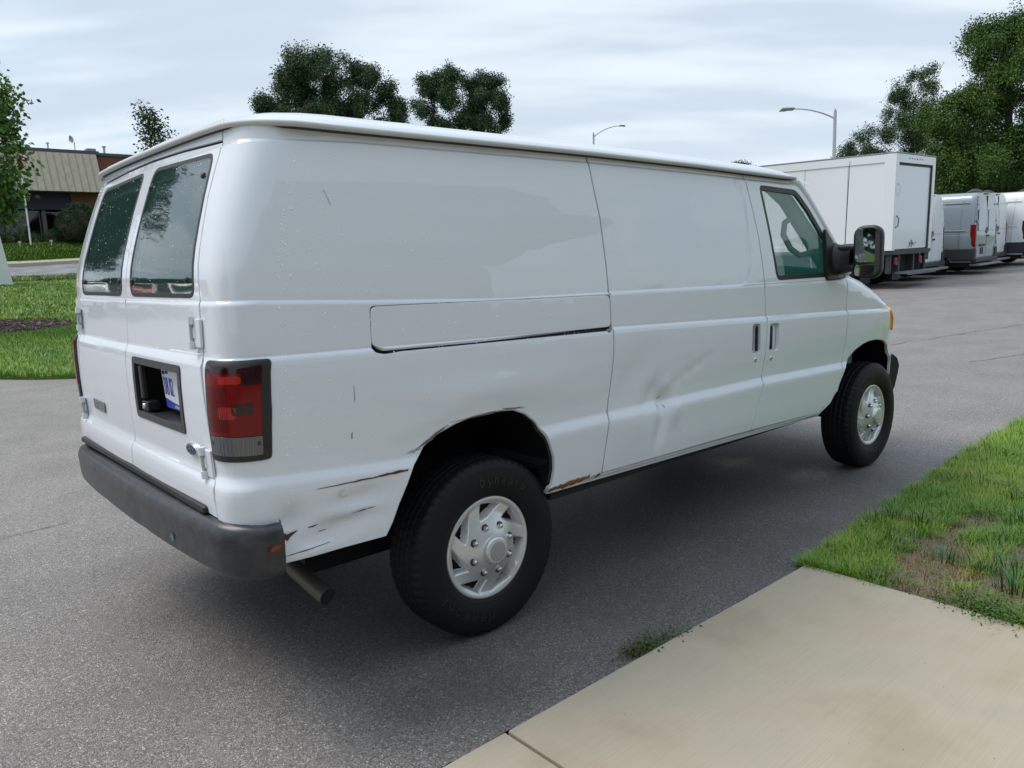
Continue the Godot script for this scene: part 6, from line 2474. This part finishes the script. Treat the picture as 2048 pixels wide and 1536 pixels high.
func build_trees() -> void:
	var small := leaf_cluster(1, 14, 0.15, 0.34)
	var big := leaf_cluster(2, 9, 0.13, 0.26, 0.62)
	var deep := Color(0.042, 0.078, 0.030)
	tree("maple_tree", "large dark round maple rising behind the van's roof", on_ground(25.26, -45.96), 0.32, [[-1.52, 11.92, 1.19], [-0.18, 11.75, 1.19], [1.48, 11.44, 1.19], [2.95, 10.81, 1.05], [4.07, 9.8, 1.05], [4.74, 8.58, 0.84], [-2.81, 10.46, 1.19], [-1.32, 10.09, 1.4], [0.34, 9.71, 1.4], [2.35, 9.31, 1.4], [-3.78, 9.04, 0.98], [-2.48, 8.34, 1.4], [-0.47, 7.94, 1.58], [1.56, 7.71, 1.58], [3.6, 7.64, 1.4], [-4.53, 8.15, 0.49], [4.97, 7.75, 0.7], [-2.0, 6.4, 1.5], [0.5, 6.0, 1.6], [2.8, 6.2, 1.5]], 24000, small, 0.85, deep, 101, 0.27, 0.4, 0.0, 2)
	tree("twin_tree", "pair of dark crowns right of the large maple behind the roof", on_ground(41.61, -51.61), 0.3, [[-2.82, 12.56, 1.16], [-1.31, 12.71, 1.07], [0.84, 12.43, 1.07], [2.54, 11.96, 1.07], [3.14, 10.69, 0.98], [1.41, 10.76, 1.34], [-1.18, 10.85, 1.34], [-3.36, 10.51, 1.07], [3.53, 9.43, 0.71], [0.49, 9.54, 1.61], [-2.0, 9.2, 1.4], [2.0, 8.6, 1.4]], 13000, small, 1.0, Color(0.048, 0.085, 0.038), 102, 0.3, 0.4, 0.0, 2)
	tree("sapling", "slim young tree showing above the van's left rear corner", on_ground(5.83, -21.77), 0.07, [[0.06, 5.92, 0.21], [0.17, 5.56, 0.31], [0.21, 5.2, 0.34], [0.44, 5.34, 0.24], [0.54, 4.91, 0.28], [0.15, 4.7, 0.28], [0.7, 4.97, 0.18], [-0.14, 5.43, 0.15], [0.1, 4.2, 0.4], [-0.2, 3.6, 0.4], [0.3, 3.4, 0.4]], 520, big, 0.62, Color(0.034, 0.07, 0.022), 103, 0.0, 0.4, 0.2)
	tree("young_tree", "young leafy tree cut by the left edge of the photo", on_ground(0.74, -17.47), 0.09, [[0.90, 5.2, 0.34], [0.50, 5.0, 0.6], [1.05, 5.1, 0.18], [0.73, 4.66, 0.56], [0.98, 4.08, 0.36], [1.12, 3.49, 0.31], [0.78, 3.45, 0.5], [0.21, 4.0, 0.89], [0.6, 2.93, 0.33], [0.3, 3.15, 0.56], [-0.44, 4.02, 1.0], [1.26, 3.75, 0.16], [0.14, 5.04, 0.67], [-0.6, 5.0, 0.8], [-0.3, 3.1, 0.6], [0.5, 2.6, 0.25]], 2100, big, 0.85, Color(0.085, 0.165, 0.03), 104, 0.2)
	tree("thin_tree", "tall thin open tree behind the box truck and lamp", on_ground(37.71, -12.53), 0.16, [[-0.28, 8.15, 0.48], [0.27, 7.9, 0.53], [-0.77, 7.61, 0.53], [0.07, 7.13, 0.68], [-1.11, 7.4, 0.34], [-0.49, 6.48, 0.73], [-1.31, 6.39, 0.53], [-1.4, 5.72, 0.53], [0.02, 5.67, 0.82], [-2.11, 5.74, 0.39], [-2.56, 5.19, 0.68], [-3.25, 4.53, 0.63], [-3.95, 4.21, 0.44], [-1.59, 4.7, 0.82], [-0.16, 4.42, 0.97], [-4.18, 4.06, 0.24], [-2.53, 4.28, 0.73]], 7500, small, 0.5, Color(0.045, 0.085, 0.03), 105, 0.28, 0.4, 0.0, 2)
	tree("dense_tree", "tall dense tree at the right edge above the parked vans", on_ground(34.33, -7.53), 0.3, [[-1.13, 8.96, 0.61], [-1.37, 8.05, 0.69], [-0.21, 8.38, 1.02], [0.54, 8.72, 1.22], [-0.73, 7.28, 0.9], [-2.06, 6.3, 0.69], [-2.64, 6.13, 0.53], [-1.46, 6.18, 0.9], [-0.28, 6.33, 1.22], [-2.4, 5.36, 0.82], [-1.19, 5.03, 1.02], [0.21, 4.79, 1.22], [-2.54, 4.12, 0.82], [-1.32, 3.69, 1.02], [0.1, 3.44, 1.12], [-2.29, 3.14, 0.82], [-0.86, 2.7, 0.82], [0.57, 2.45, 0.82], [1.54, 5.7, 1.63], [1.72, 3.19, 1.22], [1.6, 9.0, 1.5], [2.8, 7.0, 1.6]], 34000, small, 0.6, Color(0.056, 0.11, 0.022), 106, 0.2, 0.5)
	tree("shade_tree", "dark low spreading tree behind the row of parked vans", on_ground(41.86, -11.57), 0.25, [[-1.33, 2.98, 1.02], [0.21, 2.43, 0.92], [1.49, 2.14, 1.02], [3.01, 2.09, 1.02], [-2.1, 3.49, 1.02], [-3.63, 4.03, 0.76], [-3.0, 2.4, 1.1], [-1.0, 4.4, 1.2], [1.0, 4.0, 1.3], [3.0, 4.0, 1.3], [-4.5, 3.0, 1.0]], 16000, small, 0.8, Color(0.032, 0.065, 0.02), 107, 0.05)
	tree("far_tree", "small far treetop just over the roof by the box truck", on_ground(94.9, -58.18), 0.35, [[-0.74, 7.9, 0.7], [0.64, 8.0, 0.7], [-0.05, 7.6, 1.1], [-1.6, 7.3, 0.7], [1.6, 7.2, 0.7], [0.0, 6.0, 1.6]], 2600, small, 1.3, Color(0.03, 0.055, 0.024), 108, 0.0)
	tree("lawn_tree", "broad dark tree mirrored in the van's left back window", on_ground(-3.5, -20.5), 0.25, [[0.0, 6.5, 1.6], [-1.3, 5.6, 1.3], [1.3, 5.4, 1.3], [0.3, 8.0, 1.4], [-0.8, 7.4, 1.2], [1.0, 7.0, 1.2], [0.0, 4.4, 1.2], [0.4, 9.4, 1.0], [-1.8, 4.2, 0.8], [1.7, 4.2, 0.8]], 6500, small, 1.0, Color(0.022, 0.05, 0.018), 109, 0.12)
	tree("roadside_tree", "dark tree mirrored in the van's wing mirror", on_ground(-19.0, 1.2), 0.3, [[0.0, 6.5, 2.2], [-2.3, 5.0, 2.0], [2.3, 5.0, 2.0], [0.0, 3.8, 2.0], [3.2, 3.4, 1.6], [-3.2, 3.4, 1.6], [0.4, 8.6, 1.5]], 5000, small, 1.3, Color(0.026, 0.055, 0.018), 110, 0.12)
	bush("far_hedge", "dark hedge mirrored low in the van's right back window", on_ground(-11.5, -31.0), [[-3.0, 1.0, 0.0, 1.4], [-1.5, 1.2, 0.0, 1.5], [0.0, 1.0, 0.0, 1.5], [1.5, 1.2, 0.0, 1.4], [3.0, 1.0, 0.0, 1.4]], 3500, 1.0, 34, Color(0.025, 0.05, 0.018))

# ---------------------------------------------------------------- grass and small plants
func tuft(seed_: int, blades: int, h: float, spread: float, width: float, flop: float) -> ArrayMesh:
	var r := RandomNumberGenerator.new()
	r.seed = seed_
	var mb := MB.new()
	for k in blades:
		var an := r.randf() * TAU
		var d := Vector3(cos(an), 0, sin(an))
		var p := d * spread * sqrt(r.randf()) * 0.5
		var lean := r.randf_range(0.1, 1.0) * flop
		var L := h * r.randf_range(0.6, 1.1)
		var s := Vector3(-d.z, 0, d.x).rotated(Vector3.UP, r.randf_range(-0.8, 0.8))
		var a := p
		var b := p + (Vector3.UP + d * lean * 0.4).normalized() * L * 0.5
		var c := b + (Vector3.UP * (1.0 - lean * 0.55) + d * lean * 1.1).normalized() * L * 0.5
		var n := (s.cross(b - a)).normalized()
		if n.y < 0.0:
			n = -n
		var nn := (n + Vector3.UP * 1.6).normalized()
		var w := s * width * r.randf_range(0.7, 1.2) * 0.5
		mb.quad(a - w, a + w, b + w * 0.85, b - w * 0.85, nn, nn, nn, nn)
		mb.tri(b - w * 0.85, b + w * 0.85, c, nn, nn, nn)
	return mb.mesh()

func sow(called: String, mesh: Mesh, n: int, seed_: int, lo: Vector2, hi: Vector2, keep: Callable, scale: Vector2, base: Color, up: float, parent: Node = null, vary := 0.3) -> MultiMeshInstance3D:
	var r := RandomNumberGenerator.new()
	r.seed = seed_
	var where := []
	var tint := PackedColorArray()
	for k in n:
		var x := r.randf_range(lo.x, hi.x)
		var z := r.randf_range(lo.y, hi.y)
		var ok: float = keep.call(x, z)
		if r.randf() > ok:
			continue
		var s := r.randf_range(scale.x, scale.y)
		where.append(Transform3D(Basis(Vector3.UP, r.randf() * TAU).scaled(Vector3(s, s * r.randf_range(0.75, 1.2), s)), on_ground(x, z, up)))
		var m := soft.get_noise_2d(x * 0.8, z * 0.8)
		var q := 1.0 + vary * m + r.randf_range(-0.2, 0.2)
		var dry := 1.0 if r.randf() < 0.93 else 1.9
		tint.append(Color(base.r * q * dry * (1.0 + 0.3 * m), base.g * q, base.b * q))
	return scatter(called, mesh, M.grass_blade, where, tint, parent)

func in_lawn(x: float, z: float) -> float:
	var edge := -10.74 + (x + 0.06) * 0.98 if x < 0.9 else -9.8 + (x - 0.9) * 0.47
	if z > edge - 0.02 + 0.03 * soft.get_noise_1d(x * 9.0):
		return 0.0
	if x < -0.8 or (pow((x - 0.85) / 1.65, 2.0) + pow((z + 17.7) / 1.35, 2.0)) < 1.0:
		return 0.0
	return 1.0

func bare(x: float, z: float) -> float:
	# how bare the verge is: patches trodden to soil
	var b := 0.0
	for q in [[2.05, 1.93, 0.55, 0.20], [1.70, 2.20, 0.30, 0.30], [2.55, 1.90, 0.35, 0.13], [1.75, 2.75, 0.30, 0.5], [2.30, 2.30, 0.35, 0.16]]:
		b = maxf(b, 1.0 - (pow((x - q[0]) / q[2], 2.0) + pow((z - q[1]) / q[3], 2.0)) * 0.55)
	return clampf(b + soft.get_noise_2d(x * 3.0, z * 3.0) * 0.5, 0.0, 1.0)

func build_foreground() -> void:
	var g1 := tuft(1, 14, 0.062, 0.10, 0.0026, 2.0)
	var g2 := tuft(2, 18, 0.12, 0.11, 0.0038, 1.6)
	var verge := func(x: float, z: float) -> float:
		var edge := 1.56 - (x - 1.5) * 0.063 if x < 4.3 else 1.37 - (x - 4.3) * 0.02
		if z < edge - 0.05 + 0.05 * soft.get_noise_1d(x * 5.0) or x < 1.50:
			return 0.0
		return clampf(0.95 - bare(x, z) * 1.3 + 0.5 * soft.get_noise_2d(x * 2.5 + 9.0, z * 2.5), 0.02, 1.0)
	sow("verge_grass", g1, 42000, 11, Vector2(1.49, 1.2), Vector2(4.2, 3.2), verge, Vector2(0.6, 1.1), Color(0.175, 0.30, 0.033), 0.0)
	sow("verge_grass", g1, 34000, 12, Vector2(4.2, 1.1), Vector2(12.0, 3.6), verge, Vector2(0.8, 1.5), Color(0.185, 0.315, 0.034), 0.0)
	var dark := func(x: float, z: float) -> float:
		var v: float = verge.call(x, z)
		return 0.0 if v < 0.03 else clampf(soft.get_noise_2d(x * 2.2 + 30.0, z * 2.2) * 2.2, 0.0, 1.0) * (1.0 if x < 3.6 else 0.3)
	sow("coarse_grass", g2, 1500, 13, Vector2(1.55, 1.4), Vector2(4.5, 2.8), dark, Vector2(0.6, 1.15), Color(0.07, 0.15, 0.04), 0.0)
	var thatch := tuft(4, 8, 0.06, 0.07, 0.003, 1.6)
	sow("dry_grass", thatch, 5200, 14, Vector2(1.52, 1.55), Vector2(4.0, 3.0), func(x: float, z: float) -> float: return clampf(bare(x, z) * 1.2 - 0.1, 0.05, 0.9) if z > 1.58 - (x - 1.5) * 0.063 else 0.0, Vector2(0.5, 1.0), Color(0.20, 0.16, 0.075), 0.0)
	# blue-green clumps in the bare patch
	for q in [[1.86, 2.33, 1.1], [2.12, 2.22, 0.9], [2.02, 1.98, 0.8], [1.97, 2.55, 0.9], [2.25, 2.5, 1.0]]:
		var c := thing("grass_clump", ["coarse blue-green grass clump nearest the concrete corner in the soil", "coarse grass clump in the middle of the bare soil", "small coarse grass clump at the back of the bare soil", "coarse grass clump at the right edge in the soil", "coarse grass clump behind the bare soil at the right edge"][taken.get("grass_clump", -1) + 1], "grass", on_ground(q[0], q[1]))
		sow_at("blades", tuft(60 + int(q[0] * 10), 60, 0.13, 0.16, 0.005, 1.1), c, q[2], Color(0.05, 0.125, 0.05))
	# pebbles and straw on the soil
	var st := MB.new()
	st.lathe([Vector2(0, -0.5), Vector2(0.7, -0.35), Vector2(1, 0), Vector2(0.75, 0.4), Vector2(0, 0.55)], Transform3D(), 7)
	var r := RandomNumberGenerator.new()
	r.seed = 88
	var where := []
	var tint := PackedColorArray()
	for k in 1500:
		var x := r.randf_range(1.53, 3.2)
		var z := r.randf_range(1.65, 3.0)
		if bare(x, z) < 0.35:
			continue
		var s := r.randf_range(0.0015, 0.0045) if k % 9 else r.randf_range(0.005, 0.010)
		where.append(Transform3D(Basis.from_euler(Vector3(r.randf() * 6, r.randf() * 6, 0)).scaled(Vector3(s, s * 0.7, s * 0.8)), on_ground(x, z, 0.003)))
		var v := r.randf_range(0.12, 0.5)
		tint.append(Color(v, v * 0.9, v * 0.75))
	scatter("pebbles", st.mesh(), M.mulch, where, tint)
	var lw := []
	var lt := PackedColorArray()
	for k in 420:
		var x := r.randf_range(-3.5, 7.0)
		var z := r.randf_range(-2.0, 1.49)
		if r.randf() > 0.25:
			z = 1.49 - absf(r.randfn()) * 0.10
		var s := r.randf_range(0.0012, 0.0038)
		lw.append(Transform3D(Basis.from_euler(Vector3(r.randf() * 6, r.randf() * 6, 0)).scaled(Vector3(s, s * 0.7, s * 0.8)), Vector3(x, 0.002, z)))
		var v := r.randf_range(0.05, 0.4)
		lt.append(Color(v, v * 0.93, v * 0.82))
	for k in 150:
		var s := r.randf_range(0.0008, 0.0026)
		lw.append(Transform3D(Basis.from_euler(Vector3(0, r.randf() * 6, 0)).scaled(Vector3(s, s * 0.4, s * 0.7)), Vector3(r.randf_range(-2.5, 1.5), 0.0204, 1.54 + 1.9 * r.randf())))
		var v := r.randf_range(0.03, 0.12)
		lt.append(Color(v, v * 0.93, v * 0.82))
	scatter("grit", st.mesh(), M.mulch, lw, lt)
	# weed in the joint between asphalt and concrete
	var wd := thing("weed", "small weed in the joint between asphalt and concrete", "weed", Vector3(0.30, 0.0, 1.50))
	var wl := leaf_cluster(7, 7, 0.012, 0.03, 0.6)
	var ww := []
	var wt := PackedColorArray()
	for k in 190:
		var x := r.randfn() * 0.06 + (0.02 if k % 3 else 0.16)
		var z := 0.012 - absf(r.randfn()) * 0.035 + (0.03 if k % 9 == 0 else 0.0)
		ww.append(Transform3D(Basis.from_euler(Vector3(r.randf() * 0.6, r.randf() * TAU, 0)).scaled(Vector3.ONE * r.randf_range(0.7, 1.4)), Vector3(x, r.randf_range(0.004, 0.028) * exp(-x * x * 40.0) + 0.006, z)))
		var v := r.randf_range(0.7, 1.2)
		wt.append(Color(0.07 * v, 0.12 * v, 0.03 * v) if k % 4 else Color(0.10 * v, 0.06 * v, 0.035 * v))
	scatter("leaves", wl, M.leaf, ww, wt, wd)
	# low plant on the concrete's edge at the right
	var cl := thing("clover_patch", "low clover patch spilling over the concrete edge at right", "weed", on_ground(1.56, 2.33))
	var cw := []
	var ct := PackedColorArray()
	for k in 260:
		cw.append(Transform3D(Basis.from_euler(Vector3(r.randf() * 0.6, r.randf() * TAU, 0)).scaled(Vector3.ONE * r.randf_range(0.8, 1.6)), Vector3(r.randfn() * 0.06 - 0.01, r.randf_range(0.02, 0.05), r.randfn() * 0.10)))
		var v := r.randf_range(0.7, 1.25)
		ct.append(Color(0.07 * v, 0.15 * v, 0.03 * v))
	scatter("leaves", wl, M.leaf, cw, ct, cl)
	# left lawn
	sow("lawn_grass", tuft(5, 8, 0.085, 0.10, 0.006, 0.8), 52000, 15, Vector2(-0.9, -18.0), Vector2(4.5, -9.0), in_lawn, Vector2(0.8, 1.3), Color(0.155, 0.28, 0.028), 0.035)
	sow("lawn_grass", tuft(6, 9, 0.11, 0.16, 0.012, 0.8), 42000, 16, Vector2(0.4, -31.8), Vector2(7.5, -18.0), in_lawn, Vector2(0.8, 1.4), Color(0.15, 0.27, 0.028), 0.035)
	sow("lawn_grass", tuft(6, 9, 0.11, 0.16, 0.012, 0.8), 9000, 17, Vector2(1.5, -37.2), Vector2(8.5, -32.6), func(_x: float, _z: float) -> float: return 1.0, Vector2(1.0, 2.0), Color(0.09, 0.17, 0.022), 0.035)
	sow("far_lawn_grass", tuft(8, 9, 0.13, 0.3, 0.02, 0.8), 30000, 18, Vector2(3.0, -51.0), Vector2(14.0, -44.85), func(_x: float, _z: float) -> float: return 1.0, Vector2(0.8, 1.3), Color(0.105, 0.20, 0.02), 0.09)
	# mulch bed
	struct("mulch_bed", sheet(ellipse(Vector2(0.85, -17.7), 1.65, 1.35), 0.06, 0.05), M.soil)
	var chip := MB.new()
	chip.box(Vector3.ZERO, Vector3(0.09, 0.012, 0.028))
	var mw := []
	var mt := PackedColorArray()
	for k in 5200:
		var an := r.randf() * TAU
		var q := sqrt(r.randf())
		var x := 0.85 + cos(an) * q * 1.62
		var z := -17.7 + sin(an) * q * 1.32
		mw.append(Transform3D(Basis.from_euler(Vector3(r.randf_range(-0.5, 0.5), r.randf() * TAU, r.randf_range(-0.5, 0.5))).scaled(Vector3.ONE * r.randf_range(0.5, 1.3)), on_ground(x, z, 0.065 + r.randf() * 0.05)))
		var v := r.randf_range(0.35, 1.3) if k % 7 else 2.6
		mt.append(Color(0.095 * v, 0.068 * v, 0.055 * v))
	scatter("mulch_chips", chip.mesh(), M.mulch, mw, mt)

func ellipse(c: Vector2, a: float, b: float) -> PackedVector2Array:
	var out := PackedVector2Array()
	for k in 28:
		var an := TAU * k / 28
		out.append(c + Vector2(cos(an) * a, sin(an) * b))
	return out

func sow_at(called: String, mesh: Mesh, parent: Node3D, s: float, base: Color) -> void:
	scatter(called, mesh, M.grass_blade, [Transform3D(Basis().scaled(Vector3(s, s, s)), Vector3.ZERO)], PackedColorArray([base]), parent)
